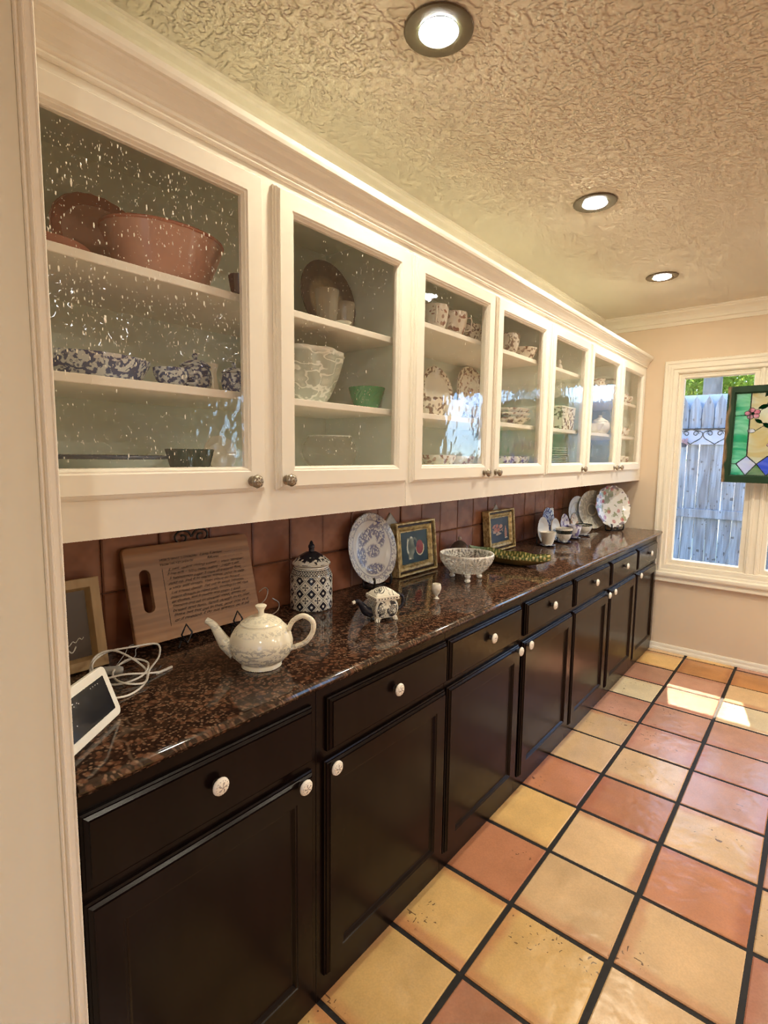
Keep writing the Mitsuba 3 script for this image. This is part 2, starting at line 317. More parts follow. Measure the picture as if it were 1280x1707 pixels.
CROWN = [(0, 0), (0.088, 0), (0.088, -0.010), (0.080, -0.014), (0.076, -0.022), (0.060, -0.030), (0.044, -0.044), (0.034, -0.060), (0.030, -0.072), (0.020, -0.076), (0.016, -0.086), (0.012, -0.098), (0, -0.098)]
put(struct('trim_2', 'cream crown moulding above the cabinets'), along_y([(a, CZ + b) for a, b in CROWN], 0.277, FY), TRIM)
put(struct('trim_3', 'cream crown moulding on the window wall'), along_x([(FY - a, CZ + b) for a, b in CROWN], 0.0, RX), TRIM)
put(struct('baseboard_far', 'low cream baseboard'), along_x([(FY, 0), (FY - 0.020, 0), (FY - 0.020, 0.012), (FY - 0.016, 0.022), (FY - 0.012, 0.024), (FY - 0.011, 0.040), (FY - 0.007, 0.050), (FY, 0.052)], 0.53, RX), TRIM)

# window: casing, sill, sashes, panes, mullions
w = struct('window_1', 'cream framed window with three tall panes')
CAS = [(0.0, 0.0), (0.0, 0.020), (0.006, 0.026), (0.020, 0.026), (0.026, 0.021), (0.040, 0.021), (0.046, 0.024), (0.058, 0.024), (0.064, 0.014), (0.084, 0.014), (0.090, 0.008), (0.093, 0.0)]
part(w, 'casing', ony(rect_rings(0.507, 2.323, 0.567, 2.153, CAS, cap=False), FY), TRIM)
part(w, 'sill', cat(along_x([(FY + 0.13, 0.600), (FY + 0.13, 0.655), (FY + 0.02, 0.668), (FY - 0.012, 0.664), (FY - 0.012, 0.650), (FY, 0.648), (FY, 0.600)], 0.601, 2.229),
                     along_x([(FY, 0.535), (FY - 0.030, 0.535), (FY - 0.034, 0.540), (FY - 0.034, 0.556), (FY - 0.026, 0.560), (FY - 0.026, 0.574), (FY - 0.046, 0.580), (FY - 0.049, 0.590), (FY - 0.049, 0.604), (FY - 0.044, 0.610), (FY, 0.616)], 0.530, 2.300)), TRIM)
JAMB = along_y([(0.60, 0.66), (2.23, 0.66), (2.23, 2.06), (0.60, 2.06)], 0, 0.1)
part(w, 'jamb', frame_uvw(rect_rings(0.60, 2.23, 0.66, 2.06, [(0.0, 0.0), (0.012, 0.0), (0.012, 0.10), (0.0, 0.10)], closed=True), (0, FY + 0.11, 0), X, Z, -Y), TRIM)
SASH = [(0.0, 0.0), (0.0, 0.034), (0.003, 0.036), (0.026, 0.036), (0.029, 0.032), (0.033, 0.022), (0.033, 0.0)]
for (a, b) in ((0.604, 1.082), (1.172, 1.65), (1.742, 2.226)):
    part(w, 'sash', ony(rect_rings(a, b, 0.672, 2.058, SASH, closed=True), FY + 0.052), TRIM)
    V = np.array([[a + 0.03, FY + 0.04, 0.70], [b - 0.03, FY + 0.04, 0.70], [b - 0.03, FY + 0.04, 2.03], [a + 0.03, FY + 0.04, 2.03]])
    part(w, 'pane', trimesh.Trimesh(V, [[0, 1, 2], [0, 2, 3]], process=False), GLASS)
for a in (1.082, 1.652):
    part(w, 'mullion', cat(bb(a, a + 0.09, FY + 0.004, FY + 0.08, 0.66, 2.06, 0.003), bb(a + 0.012, a + 0.030, FY - 0.006, FY + 0.01, 0.66, 2.06, 0.003), bb(a + 0.060, a + 0.078, FY - 0.006, FY + 0.01, 0.66, 2.06, 0.003)), TRIM)
w = struct('window_2')
part(w, 'casing', ony(rect_rings(4.507, 5.793, 0.157, 2.153, CAS, cap=False), FY), TRIM)
for (a, b) in ((4.60, 5.15), (5.15, 5.70)):
    part(w, 'sash', ony(rect_rings(a, b, 0.25, 2.06, SASH, closed=True), FY + 0.052), TRIM)
    V = np.array([[a + 0.03, FY + 0.04, 0.28], [b - 0.03, FY + 0.04, 0.28], [b - 0.03, FY + 0.04, 2.03], [a + 0.03, FY + 0.04, 2.03]])
    part(w, 'pane', trimesh.Trimesh(V, [[0, 1, 2], [0, 2, 3]], process=False), GLASS)
put(struct('roof_eave'), bb(-1.5, RX + 0.5, FY + 0.14, FY + 1.27, 2.36, 2.46, 0), TRIM)

# ------------------------------------------------------------------ outdoors
def soil(p, n, uv): return mix((0.42, 0.38, 0.30), (0.30, 0.33, 0.18), fbm(p.x * 3, p.y * 3, 0, 4))
put(struct('ground_outside', 'pale yard behind the fence'), bb(-9, 14, FY + 0.14, 24, -0.3, -0.05, 0), mat('yard', two(P(mikit.proc(soil), 0.9, 0.2))))
def weathered(t):
    def f(p, n, uv):
        g = fbm((p.x + t) * 30 + 2 * nz(p.x * 5, p.z * 2, t), p.y * 5, p.z * 1.6 + t, 4)
        s = nz((p.x + t) * 130, 1.0, p.z * 5)
        c = mix((0.27, 0.26, 0.25), (0.47, 0.48, 0.48), sst(0.25, 0.75, g)) * (0.75 + 0.4 * s)
        k = sst(0.84, 0.92, nz(p.x * 42 + t * 3, 0.0, p.z * 17 + t))
        return mix(c, (0.10, 0.085, 0.07), k * 0.75)
    return f
WOODF = [mat('fence_wood_%d' % i, two(P(mikit.proc(weathered(i * 3.7)), 0.85, 0.2))) for i in range(3)]
f = thing('picket_fence', 'weathered grey wooden fence with pointed pickets seen through the window', 'fence')
FN = 8.0
for i in range(46):
    x = -2.72 + i * 0.1415; wd = 0.0655 + float(rng.normal(0, 0.0012)); top = 2.26 + float(rng.normal(0, 0.006)); dx = float(rng.normal(0, 0.003))
    pg = Polygon([(x + dx - wd, -0.05), (x + dx + wd, -0.05), (x + wd, top - 0.17), (x + wd * 0.62, top - 0.08), (x, top), (x - wd * 0.62, top - 0.08), (x - wd, top - 0.17)])
    part(f, 'picket', frame_uvw(extr(pg, 0.018), (0, FN + 0.018 + float(rng.uniform(0, 0.004)), 0), X, Z, -Y), WOODF[int(rng.integers(3))])
for z in (0.675, -0.04): part(f, 'rail', bb(-3, 4, FN - 0.042, FN - 0.001, z, z + 0.115, 0.004), WOODF[0])
part(f, 'cap_board', bb(-3, 4, FN + 0.10, FN + 0.125, 1.7, 2.285, 0.004), mat('pale_board', two(P((0.62, 0.66, 0.68), 0.7, 0.3))), label='pale board behind the picket points')
f = thing('trellis_panel', 'pale board with black iron scrollwork fixed across the fence', 'trellis')
part(f, 'backing_board', bb(-1.2, 3.0, FN - 0.028, FN - 0.002, 1.632, 1.84, 0.003), mat('pale_panel', two(P((0.62, 0.60, 0.62), 0.6, 0.3))))
part(f, 'top_bar', bb(-1.2, 3.0, FN - 0.05, FN - 0.03, 1.826, 1.843, 0.002), IRON)
sc = []
for k in range(15):
    x = -1.0 + k * 0.27
    for s in (-1, 1):
        sp = [(x + s * (0.055 + 0.035 * (1 - 0.6 * t / 9) * math.cos(t * 0.75)), FN - 0.036, 1.775 + 0.035 * (1 - 0.6 * t / 9) * math.sin(t * 0.75)) for t in range(0, 10)]
        sc.append(tube(sp, 0.0045, 5, smooth=3))
        sc.append(tube([(x + s * 0.02, FN - 0.036, 1.825), (x + s * 0.125, FN - 0.036, 1.79), (x + s * 0.115, FN - 0.036, 1.72), (x + s * 0.03, FN - 0.036, 1.66), (x + s * 0.002, FN - 0.036, 1.636)], 0.0045, 5, smooth=4))
part(f, 'scrollwork', cat(*sc), IRON)
pot = thing('hanging_flower_pot', 'small pot of pink flowers on the fence at the left of the trellis', 'flower pot')
part(pot, 'pot', lathe([(0, 0), (0.025, 0), (0.035, 0.05), (0.038, 0.055), (0.032, 0.055), (0.0, 0.045)], (0.02, FN - 0.095, 1.60), 20), mat('dark_pot', two(P((0.03, 0.04, 0.07), 0.4))))
bl = [move(trimesh.creation.icosphere(1, 0.014), (0.02 + float(rng.normal(0, 0.022)), FN - 0.095 + float(rng.normal(0, 0.018)), 1.672 + float(rng.normal(0, 0.018)))) for _ in range(34)]
part(pot, 'flowers', cat(*bl), mat('pink_petal', two(P((0.55, 0.30, 0.27), 0.7))), kind='stuff')
LEAFM = [mat('leaf_%d' % i, {'type': 'principledthin', 'base_color': {'type': 'rgb', 'value': c}, 'roughness': 0.5, 'diff_trans': 1.1}) for i, c in enumerate(([0.30, 0.42, 0.07], [0.16, 0.30, 0.08], [0.10, 0.20, 0.16]))]
def barkf(p, n, uv): return mix((0.10, 0.09, 0.08), (0.30, 0.28, 0.25), fbm(p.x * 14, p.y * 14, p.z * 4, 4))
BARK = mat('bark', two(P(mikit.proc(barkf), 0.9, 0.2)))
def tree(x, y, h, cr_, r0, leafmat, label, n, crx=1.4, seed=0):
    rg = np.random.default_rng(seed); t = thing('tree', label, 'tree')
    part(t, 'trunk', tube([(x, y, -0.2), (x + 0.03, y, 1.5), (x - 0.02, y, 3.0), (x + 0.05, y, h)], [r0 * 1.15, r0, r0 * 0.93, r0 * 0.6], 14, smooth=5), BARK, True)
    cs = np.array([(x + rg.normal(0, crx * 0.55), y + 0.9 + abs(rg.normal(0, 0.6)), cr_ + rg.normal(0, 0.75)) for _ in range(26)])
    c = cs[rg.integers(0, len(cs), n)] + rg.normal(0, 0.33, (n, 3)); a = rg.normal(0, 1, (n, 3)); a /= np.linalg.norm(a, axis=1, keepdims=True)
    b = np.cross(a, rg.normal(0, 1, (n, 3))); b /= np.linalg.norm(b, axis=1, keepdims=True); s = rg.uniform(0.035, 0.075, (n, 1))
    V = np.stack([c - a * s, c + b * s * 0.5, c + a * s, c - b * s * 0.5], 1).reshape(-1, 3); k = np.arange(n)[:, None] * 4
    part(t, 'foliage', trimesh.Trimesh(V, np.vstack([k + [0, 1, 2], k + [0, 2, 3]]), process=False), LEAFM[leafmat], kind='stuff')
tree(-0.22, 11.5, 5.5, 3.0, 0.165, 0, 'broad tree trunk with sunlit yellow-green leaves above the fence', 9000, 1.6, 1)
tree(-7.0, 16.5, 5.0, 3.0, 0.14, 1, 'green leafy tree far behind the fence at the left', 6000, 1.2, 3)
tree(6.2, 15.0, 4.5, 2.8, 0.14, 2, 'blue-green tree behind the fence at the far right', 7000, 1.2, 4)

# ------------------------------------------------------------------ upper china cabinets
XF = 0.38                                   # plane of the face frames
ZB, ZT, ZD0, ZD1 = 1.284, 2.185, 1.362, 2.099
DOORS = [(0.285, 0.822, 'R'), (0.857, 1.396, 'L'), (1.423, 1.962, 'R'), (1.980, 2.512, 'L'), (2.540, 3.090, 'R'), (3.100, 3.690, 'R'), (3.708, 4.262, 'L')]
UNITS = [((0.279, 1.409), (0, 1), (1.833, 1.603)), ((1.411, 2.529), (2, 3), (1.917, 1.604)), ((2.531, 3.093), (4,), (1.919, 1.605)), ((3.095, 4.350), (5, 6), (1.840, 1.606))]
KNOBU = {0: 0.775, 1: 0.880, 2: 1.905, 3: 2.000, 4: 3.030, 5: 3.625, 6: 3.735}
def pewter_knob(parent, y, z):
    x = XF + 0.020
    prof = [(0.0, 0.0), (0.0125, 0.0), (0.0125, 0.003), (0.0065, 0.006), (0.006, 0.012), (0.0135, 0.0165), (0.0162, 0.020), (0.0150, 0.0245), (0.0105, 0.0285), (0.005, 0.0300), (0.0, 0.0303)]
    kn = lathe(prof, n=28, fr=lambda r, zz, a: r * (1 + 0.035 * np.cos(8 * a) * (zz > 0.015)))
    pet = [move(trimesh.creation.icosphere(1, 0.0026), (0.0085 * math.cos(t), 0.0085 * math.sin(t), 0.0283)) for t in np.arange(8) * math.pi / 4] + [move(trimesh.creation.icosphere(1, 0.003), (0, 0, 0.0298))]
    k = part(parent, 'knob', frame_uvw(cat(kn, *pet), (x, y, z), Y, Z, X), PEWTER, 45)
FRAMEP = [(0.0, 0.0), (0.0, 0.006), (0.004, 0.008), (0.004, 0.013), (0.009, 0.016), (0.010, 0.020), (0.0485, 0.020), (0.0515, 0.0165), (0.0545, 0.0165), (0.058, 0.010), (0.061, 0.008), (0.061, 0.0)]
def ripple_pane(y0, y1, z0, z1, amp, seed):
    ny, nz_ = int((y1 - y0) / 0.0036), int((z1 - z0) / 0.0036)
    yy, zz = np.meshgrid(np.linspace(y0, y1, ny), np.linspace(z0, z1, nz_), indexing='ij')
    q = np.stack([yy * (62 if amp > .001 else 42), zz * (44 if amp > .001 else 27), np.zeros_like(yy)], -1)
    h = meshkit.fbm(q, 3, seed) - 0.5 + 0.6 * (meshkit.noise(q * 0.35, seed + 9) - 0.5)
    V = np.stack([np.full_like(yy, XF + 0.009) + amp * h, yy, zz], -1)
    return grid_mesh_fast(V)
def grid_mesh_fast(V):
    n, m = V.shape[:2]; i, j = np.meshgrid(np.arange(n - 1), np.arange(m - 1), indexing='ij'); a = (i * m + j).ravel()
    return trimesh.Trimesh(V.reshape(-1, 3), np.vstack([np.stack([a, a + m, a + m + 1], 1), np.stack([a, a + m + 1, a + 1], 1)]), process=False)
def seeds(y0, y1, z0, z1, n, size, seed, upper):
    rg = np.random.default_rng(seed); o = trimesh.creation.icosphere(0, 1.0); ov, of = np.asarray(o.vertices), np.asarray(o.faces)
    y = rg.uniform(y0 + 0.01, y1 - 0.01, n); z = rg.uniform(z0 + 0.01, z1 - 0.01, n)
    dens = meshkit.noise(np.stack([y * 7, z * 7, y * 0], -1), seed); keep = dens > rg.uniform(0.0, 0.75, n)
    y, z = y[keep], z[keep]; k = len(y); s = size * rg.lognormal(0, 0.45, k); st = rg.uniform(1.2, 4.0, k) if upper else rg.uniform(1.0, 2.2, k)
    V = (ov[None] * np.stack([np.full(k, 0.0006), s, s * st], 1)[:, None]) + np.stack([np.full(k, XF + 0.0102), y, z], 1)[:, None]
    return trimesh.Trimesh(V.reshape(-1, 3), (of[None] + (np.arange(k) * len(ov))[:, None, None]).reshape(-1, 3), process=False)
UL = ['two-door white wall cabinet at the near end, pink glass on its top shelf', 'white wall cabinet with two glass doors above the two gold framed pictures', 'single-door white wall cabinet between the double-door ones', 'white wall cabinet with two glass doors at the window end']
for ui, ((ya, yb_), ds, shelves) in enumerate(UNITS):
    c = thing('china_cabinet', UL[ui], 'cabinet', 'glass-fronted wall cabinets')
    part(c, 'carcass', cat(bb(0.002, 0.012, ya, yb_, 1.385, ZT, 0), bb(0.0, 0.362, ya, ya + 0.016, ZB, ZT, 0), bb(0.0, 0.362, yb_ - 0.016, yb_, ZB, ZT, 0),
                           bb(0.012, 0.362, ya + 0.016, yb_ - 0.016, 1.386, 1.404, 0), bb(0.012, 0.362, ya + 0.016, yb_ - 0.016, ZT - 0.02, ZT, 0)), INSIDE)
    op = sbox(ya, ZB, yb_, ZT)
    for d in ds: op = op.difference(sbox(DOORS[d][0] + 0.042, 1.412, DOORS[d][1] - 0.042, 2.058))
    part(c, 'face_frame', onx(extr(op, 0.02), XF - 0.02), CAB)
    for zs in shelves: part(c, 'shelf', bb(0.013, 0.350, ya + 0.017, yb_ - 0.017, zs - 0.0185, zs, 0.0015), CAB)
    for d in ds:
        y0, y1, side = DOORS[d]; dk = c + '__door' if c + '__door' not in scene else c + '__door_001'
        part(c, 'door', onx(rect_rings(y0, y1, ZD0, ZD1, FRAMEP, closed=True), XF + 0.0005), CAB)
        big = d == 0
        put(dk + '__pane', ripple_pane(y0 + 0.056, y1 - 0.056, ZD0 + 0.056, ZD1 - 0.056, 0.0013 if big else 0.0006, 20 + d), GLASS, True)
        put(dk + '__seed_bubbles', seeds(y0 + 0.062, y1 - 0.062, ZD0 + 0.062, ZD1 - 0.062, 2600 if big else 900, 0.00055 if big else 0.00048, 40 + d, True), SEED)
        labels[dk + '__pane'] = {'label': 'rippled seeded glass pane'}; labels[dk + '__seed_bubbles'] = {'kind': 'stuff'}
        pewter_knob(dk, KNOBU[d], 1.388)
CROWNC = [(XF + 0.0004, 2.118), (XF + 0.006, 2.118), (XF + 0.009, 2.123), (XF + 0.006, 2.129), (XF + 0.011, 2.133), (XF + 0.011, 2.140), (XF + 0.014, 2.143), (XF + 0.017, 2.152), (XF + 0.024, 2.163), (XF + 0.034, 2.170),
          (XF + 0.036, 2.176), (XF + 0.042, 2.178), (XF + 0.044, 2.186), (XF + 0.044, 2.198), (XF + 0.040, 2.200), (XF + 0.0004, 2.200)]
put('cabinet_crown', along_y(CROWNC, 0.279, 4.350), CAB)
labels['cabinet_crown'] = {'label': 'white stepped crown moulding running along the top of the wall cabinets', 'category': 'moulding'}

# ------------------------------------------------------------------ base cabinets
XB = 0.532
LD = [(0.312, 0.838), (0.880, 1.434), (1.449, 1.992), (2.030, 2.584), (2.612, 3.155), (3.196, 3.742), (3.772, 4.290)]
LDR = [(0.312, 0.838), (0.890, 1.436), (1.449, 1.995), (2.042, 2.568), (2.612, 3.156), (3.200, 3.735), (3.775, 4.290)]
BL_ = [0.303, 0.859, 1.4415, 2.012, 2.598, 3.177, 3.757, 4.352]
KD = [0.793, 0.898, 1.958, 2.055, 3.118, 3.225, 3.800]
LAB = ['dark espresso base cabinet at the near left under the smart display', 'dark espresso base cabinet, second from the left, in front of the cream teapot', 'dark espresso base cabinet under the square black and white teapot', 'dark espresso base cabinet under the footed crystal bowl', 'dark espresso base cabinet under the green and gold dish', 'dark espresso base cabinet, second from the window wall', 'dark espresso base cabinet against the window wall']
def knobprint(p, n, uv):
    r = dr.sqrt(dr.square(uv.x) + dr.square(uv.y)); a = dr.atan2(uv.y, uv.x)
    fl_ = sst(0.15, 0.45, dr.sin(a * 5 + r * 3)) * sst(0.10, 0.2, r) * sst(0.62, 0.5, r)
    ring = sst(0.06, 0.02, dr.abs(r - 0.72)) * sst(-0.2, 0.3, dr.sin(a * 14)) + sst(0.18, 0.10, r)
    return mix((0.78, 0.74, 0.66), (0.22, 0.19, 0.17), dr.clip(fl_ * 0.8 + ring * 0.7, 0, 1))
KNOBM = mat('printed_knob', two(P(mikit.proc(knobprint), 0.12, 0.6, clearcoat=0.6)))
kprof = [(0.0, 0.0), (0.009, 0.0), (0.0075, 0.003), (0.006, 0.010), (0.0085, 0.012), (0.0172, 0.0135), (0.0188, 0.016), (0.0180, 0.019), (0.0145, 0.0222), (0.008, 0.0242), (0.0, 0.0248)]
stem = lathe([(0.0, 0.0), (0.010, 0.0), (0.0085, 0.003), (0.0062, 0.011), (0.0, 0.011)], n=20)
disc = lathe([(0.0, 0.0105), (0.0085, 0.0115), (0.0172, 0.0135), (0.0188, 0.016), (0.0180, 0.019), (0.0145, 0.0222), (0.008, 0.0242), (0.0, 0.0248)], n=32)
duv = np.asarray(disc.vertices)[:, :2] / 0.019
def white_knob(parent, y, z, rot):
    c_, s_ = math.cos(rot), math.sin(rot)
    part(parent, 'knob', frame_uvw(disc, (XB + 0.0205, y, z), Y, Z, X), KNOBM, True, uv=duv @ np.array([[c_, -s_], [s_, c_]]), label='white printed porcelain knob')
    part(parent, 'knob_stem', frame_uvw(stem, (XB + 0.0205, y, z), Y, Z, X), IRON, 40)
EDGE = [(0.0, 0.0), (0.0, 0.007), (0.004, 0.009), (0.004, 0.0125), (0.010, 0.0165), (0.0115, 0.020)]
DOORP = EDGE + [(0.058, 0.020), (0.0605, 0.0175), (0.0635, 0.0175), (0.069, 0.0105), (0.072, 0.0095)]
for i in range(7):
    c = thing('base_cabinet', LAB[i], 'cabinet', 'dark base cabinets')
    part(c, 'carcass', cat(bb(0.004, XB, BL_[i], BL_[i + 1] - 0.001, 0.0, 0.882, 0.001)), ESP)
    y0, y1 = LDR[i]
    part(c, 'drawer', onx(rect_rings(y0, y1, 0.700, 0.843, EDGE + [(0.02, 0.020)]), XB + 0.0003), ESP)
    white_knob(c + '__drawer', (0.564, 1.152, 1.722, 2.300, 2.882, 3.455, 4.05)[i], 0.783, i * 0.7)
    y0, y1 = LD[i]
    part(c, 'door', onx(rect_rings(y0, y1, 0.070, 0.677, DOORP), XB + 0.0003), ESP)
    white_knob(c + '__door', KD[i], 0.664, i * 1.1 + 0.5)

# ------------------------------------------------------------------ countertop
TOP = 0.914
cprof = [(0.006, 0.883), (0.552, 0.883), (0.556, 0.8845), (0.560, 0.888), (0.562, 0.892), (0.5655, 0.8935), (0.570, 0.898), (0.572, 0.9035), (0.570, 0.909), (0.565, 0.9125), (0.558, TOP), (0.006, TOP)]
put('countertop', along_y(cprof, 0.3035, 4.330), GRAN, 30)
labels['countertop'] = {'label': 'long polished brown speckled granite countertop on the dark base cabinets', 'category': 'countertop'}

# ------------------------------------------------------------------ generic tableware
def lean(m, y, xb, t, z=TOP + 0.001, yaw=0.0):
    """local (u along the wall, v up, w towards the room); the foot stands at (xb, y), the top tilts back by t"""
    eu = np.array([-math.sin(yaw), math.cos(yaw), 0]); en = np.array([math.cos(yaw), math.sin(yaw), 0])
    return frame_uvw(m, (xb, y, z), eu, -math.sin(t) * en + math.cos(t) * Z, math.cos(t) * en + math.sin(t) * Z)
def plate_mesh(R, n=48, scallop=0, amp=0.0, depth=1.0, oval=1.0):
    fr = (lambda r, z, a: r * (1 + amp * (r > 0.8 * R) * np.abs(np.cos(scallop * a / 2)))) if scallop else None
    pr = [(0, 0), (.56 * R, 0), (.60 * R, .004), (R, .018 * depth), (1.005 * R, .0205 * depth), (.97 * R, .0215 * depth), (.66 * R, .009), (.57 * R, .0055), (0, .005)]
    m = lathe(pr, n=n, fr=fr, sx=oval)
    v = np.asarray(m.vertices); return m, v[:, :2] / R
def stand(t, y, x, R, tilt, z=TOP, yaw=0.0, s=1.0):
    """small black plate stand: two front hooks, two feet rails and a back prop"""
    eu = np.array([-math.sin(yaw), math.cos(yaw), 0]); en = np.array([math.cos(yaw), math.sin(yaw), 0]); o = np.array([x, y, z])
    q = lambda u, w, v: o + eu * u + en * w + Z * v
    for k in (-1, 1):
        u = k * 0.35 * R
        # (x, y) is the foot of the plate; the plate's back runs from w = 0 up and away by its tilt
        hk = 0.35 * 0.35 * R * 0.5; bk = lambda v: -math.tan(tilt) * max(v - 0.012, 0) - 0.012
        part(t, 'arm', tube([q(u, 0.034 * s, 0.040 * s + hk), q(u, 0.041 * s, 0.028 * s + hk), q(u, 0.034 * s, 0.010 * s), q(u, 0.010, 0.0055), q(u, bk(0) - 0.006, 0.0055)], 0.0046 * s, 7, smooth=5), IRON, True)
        part(t, 'prop', tube([q(u, bk(0) - 0.006, 0.0055), q(u, bk(0.03) - 0.004, 0.03), q(u * 0.7, bk(R * .8) - 0.004, R * .8)], 0.0042 * s, 7, smooth=4), IRON, True)
    part(t, 'crossbar', tube([q(-0.35 * R, 0.012, 0.0050), q(0.35 * R, 0.012, 0.0050)], 0.0042 * s, 7), IRON, True)
def cup_prof(r0, r1, h, t=0.003, foot=0.006, straight=False):
    k = [(0, 0.001), (r0 * 0.62, 0), (r0 * 0.66, foot)] + [(r0 * 0.7 + (r1 - r0 * 0.7) * (a if straight else math.sin(a * math.pi / 2)), foot + (h - foot) * (a if straight else a ** 1.3)) for a in np.linspace(0.08, 1, 9)]
    inner = [(r - t, z if i == len(k) - 1 else z + t * 0.4) for i, (r, z) in enumerate(k) if i > 3][::-1]
    return k + inner + [(0, foot + t)]
def handle(c, ang, r, h, zc, w=0.022, rad=0.003):
    d = np.array([math.cos(ang), math.sin(ang), 0]); c = np.asarray(c, float)
    return tube([c + d * (r - 0.001) + Z * (zc + h * .5), c + d * (r + w) + Z * (zc + h * .55), c + d * (r + w * 1.15) + Z * zc, c + d * (r + w * .6) + Z * (zc - h * .45), c + d * (r - 0.004) + Z * (zc - h * .5)], rad, 7, smooth=5)
def cup(nm, label, c, r0, r1, h, m, ang=None, group=None, catg='cup', straight=False):
    t = thing(nm, label, catg, group)
    part(t, 'bowl', lathe(cup_prof(r0, r1, h, straight=straight), c, 36), m, 50)
    if ang is not None: part(t, 'handle', handle(c, ang, r1 * 0.93, h * .5, h * .58), m, True)
    return t

# ------------------------------------------------------------------ on the counter
# framed picture at the left edge
def palewood(p, n, uv): return mix((0.50, 0.35, 0.19), (0.36, 0.23, 0.11), fbm(p.x * 20, p.y * 90, p.z * 14, 4))
PALE = mat('pale_wood', two(P(mikit.proc(palewood), 0.5, 0.35)))
t = thing('picture_frame', 'pale wooden box frame with a brown picture, cut off by the door casing', 'picture frame')
yc, w2, hh = 0.425, 0.125, 0.225
part(t, 'frame', lean(rect_rings(-w2, w2, 0, hh, [(0, -0.012), (0, 0.014), (0.001, 0.015), (0.022, 0.015), (0.023, 0.014), (0.030, -0.004), (0.030, -0.012)], closed=True), yc, 0.085, 0.20), PALE)
part(t, 'picture', lean(bb(-w2 + .028, w2 - .028, .028, hh - .028, -0.010, -0.004, 0.0005), yc, 0.085, 0.20), mat('brown_picture', two(P((0.055, 0.032, 0.020), 0.35, 0.5))))
st = [tube([(0.02 + 0.005 * i, 0.060 + 0.0035 * math.sin(i * 2.1) + 0.0016 * i, -0.003) for i in range(13)], 0.0010, 5, smooth=3), tube([(0.012 + 0.006 * i, 0.040 + 0.006 * math.sin(i * 1.7) + 0.002 * i, -0.003) for i in range(9)], 0.0016, 5, smooth=3)]
part(t, 'script', lean(cat(*st), yc, 0.085, 0.20), WHITEPL)

# smart display
al, tl = math.radians(38.3), math.radians(19.6)
n0 = np.array([math.cos(al), math.sin(al), 0]); u0 = np.array([-n0[1], n0[0], 0]); v0 = -n0 * math.sin(tl) + Z * math.cos(tl); w0 = n0 * math.cos(tl) + Z * math.sin(tl)
o = np.array([0.379, 0.459, TOP + 0.006]) - u0 * 0.182
dv = lambda m: frame_uvw(m, o, u0, v0, w0)
rr = lambda a, b, c_, d, r: sbox(a + r, b + r, c_ - r, d - r).buffer(r, 10)
t = thing('smart_display', 'white smart display with a dark screen leaning back at the near end of the counter', 'smart display')
bz = extr(rr(0, 0, 0.182, 0.106, 0.013), 0.010); bz2 = extr(rr(0.002, 0.002, 0.180, 0.104, 0.012), 0.002)
part(t, 'bezel', dv(cat(move(bz, (0, 0, -0.012)), move(bz2, (0, 0, -0.0025)))), WHITEPL, 40)
part(t, 'screen', dv(move(extr(rr(0.017, 0.017, 0.165, 0.089, 0.002), 0.0012), (0, 0, -0.0009))), mat('dark_screen', two(P((0.012, 0.013, 0.018), 0.08, 0.6))))
part(t, 'stand', hull(np.vstack([dv(bb(0.03, 0.15, 0.008, 0.085, -0.014, -0.012, 0)).vertices, [o + u0 * a + n0 * b - Z * 0.0055 for a in (0.03, 0.15) for b in (-0.008, -0.066)]])), WHITEPL, label='white wedge behind the screen')
ic = [move(trimesh.creation.icosphere(1, 0.0011), (x, y, 0.0005)) for x, y in [(0.118, 0.082), (0.126, 0.082), (0.134, 0.082), (0.142, 0.0815), (0.050, 0.075), (0.060, 0.073), (0.070, 0.076), (0.074, 0.073), (0.040, 0.052), (0.046, 0.060), (0.034, 0.046), (0.050, 0.040)]]
ic += [bb(0.03 + 0.008 * k, 0.036 + 0.008 * k, 0.0775, 0.0795, 0.0002, 0.0008, 0) for k in range(4)]
for m_ in ic[:12]: m_.vertices[:, 2] = 0.0004 + (m_.vertices[:, 2] - 0.0005) * 0.2
ICON = mat('screen_icon', two(P((0.75, 0.76, 0.8), 0.4)))
part(t, 'icons', dv(cat(*ic)), ICON, kind='stuff')

# white cable tangle with a grey plug
t = thing('charging_cable', 'tangled white charging cable with a grey inline plug behind the smart display', 'cable')
zc = TOP + 0.003
cp_ = [(0.30, 0.44, zc + .01), (0.31, 0.50, zc), (0.27, 0.56, zc), (0.21, 0.585, zc + .012), (0.14, 0.55, zc + .045), (0.13, 0.505, zc + .04), (0.17, 0.48, zc + .012), (0.24, 0.50, zc + .004), (0.25, 0.56, zc + .008), (0.20, 0.60, zc + .016),
       (0.16, 0.57, zc + .022), (0.19, 0.52, zc + .012), (0.26, 0.51, zc + .012), (0.285, 0.55, zc + .006), (0.23, 0.59, zc + .009), (0.17, 0.645, zc + .012), (0.13, 0.66, zc + .030), (0.12, 0.60, zc + .036), (0.12, 0.535, zc + .040), (0.15, 0.49, zc + .030), (0.21, 0.485, zc + .016), (0.235, 0.53, zc + .018), (0.245, 0.60, zc + .003), (0.235, 0.640, zc)]
part(t, 'cord', tube(cp_, 0.0026, 8, smooth=7), WHITEPL, True)
part(t, 'tip', tube([(0.245, 0.60, zc), (0.233, 0.645, zc)], 0.0036, 8), WHITEPL, True)
m = lathe([(0, -0.030), (0.006, -0.029), (0.010, -0.022), (0.011, 0.018), (0.008, 0.028), (0, 0.030)], n=20)
part(t, 'plug', frame_uvw(m, (0.165, 0.525, TOP + 0.0118), (0.75, -0.66, 0), Z, (0.66, 0.75, 0)), GREYPL, True, label='grey inline plug')
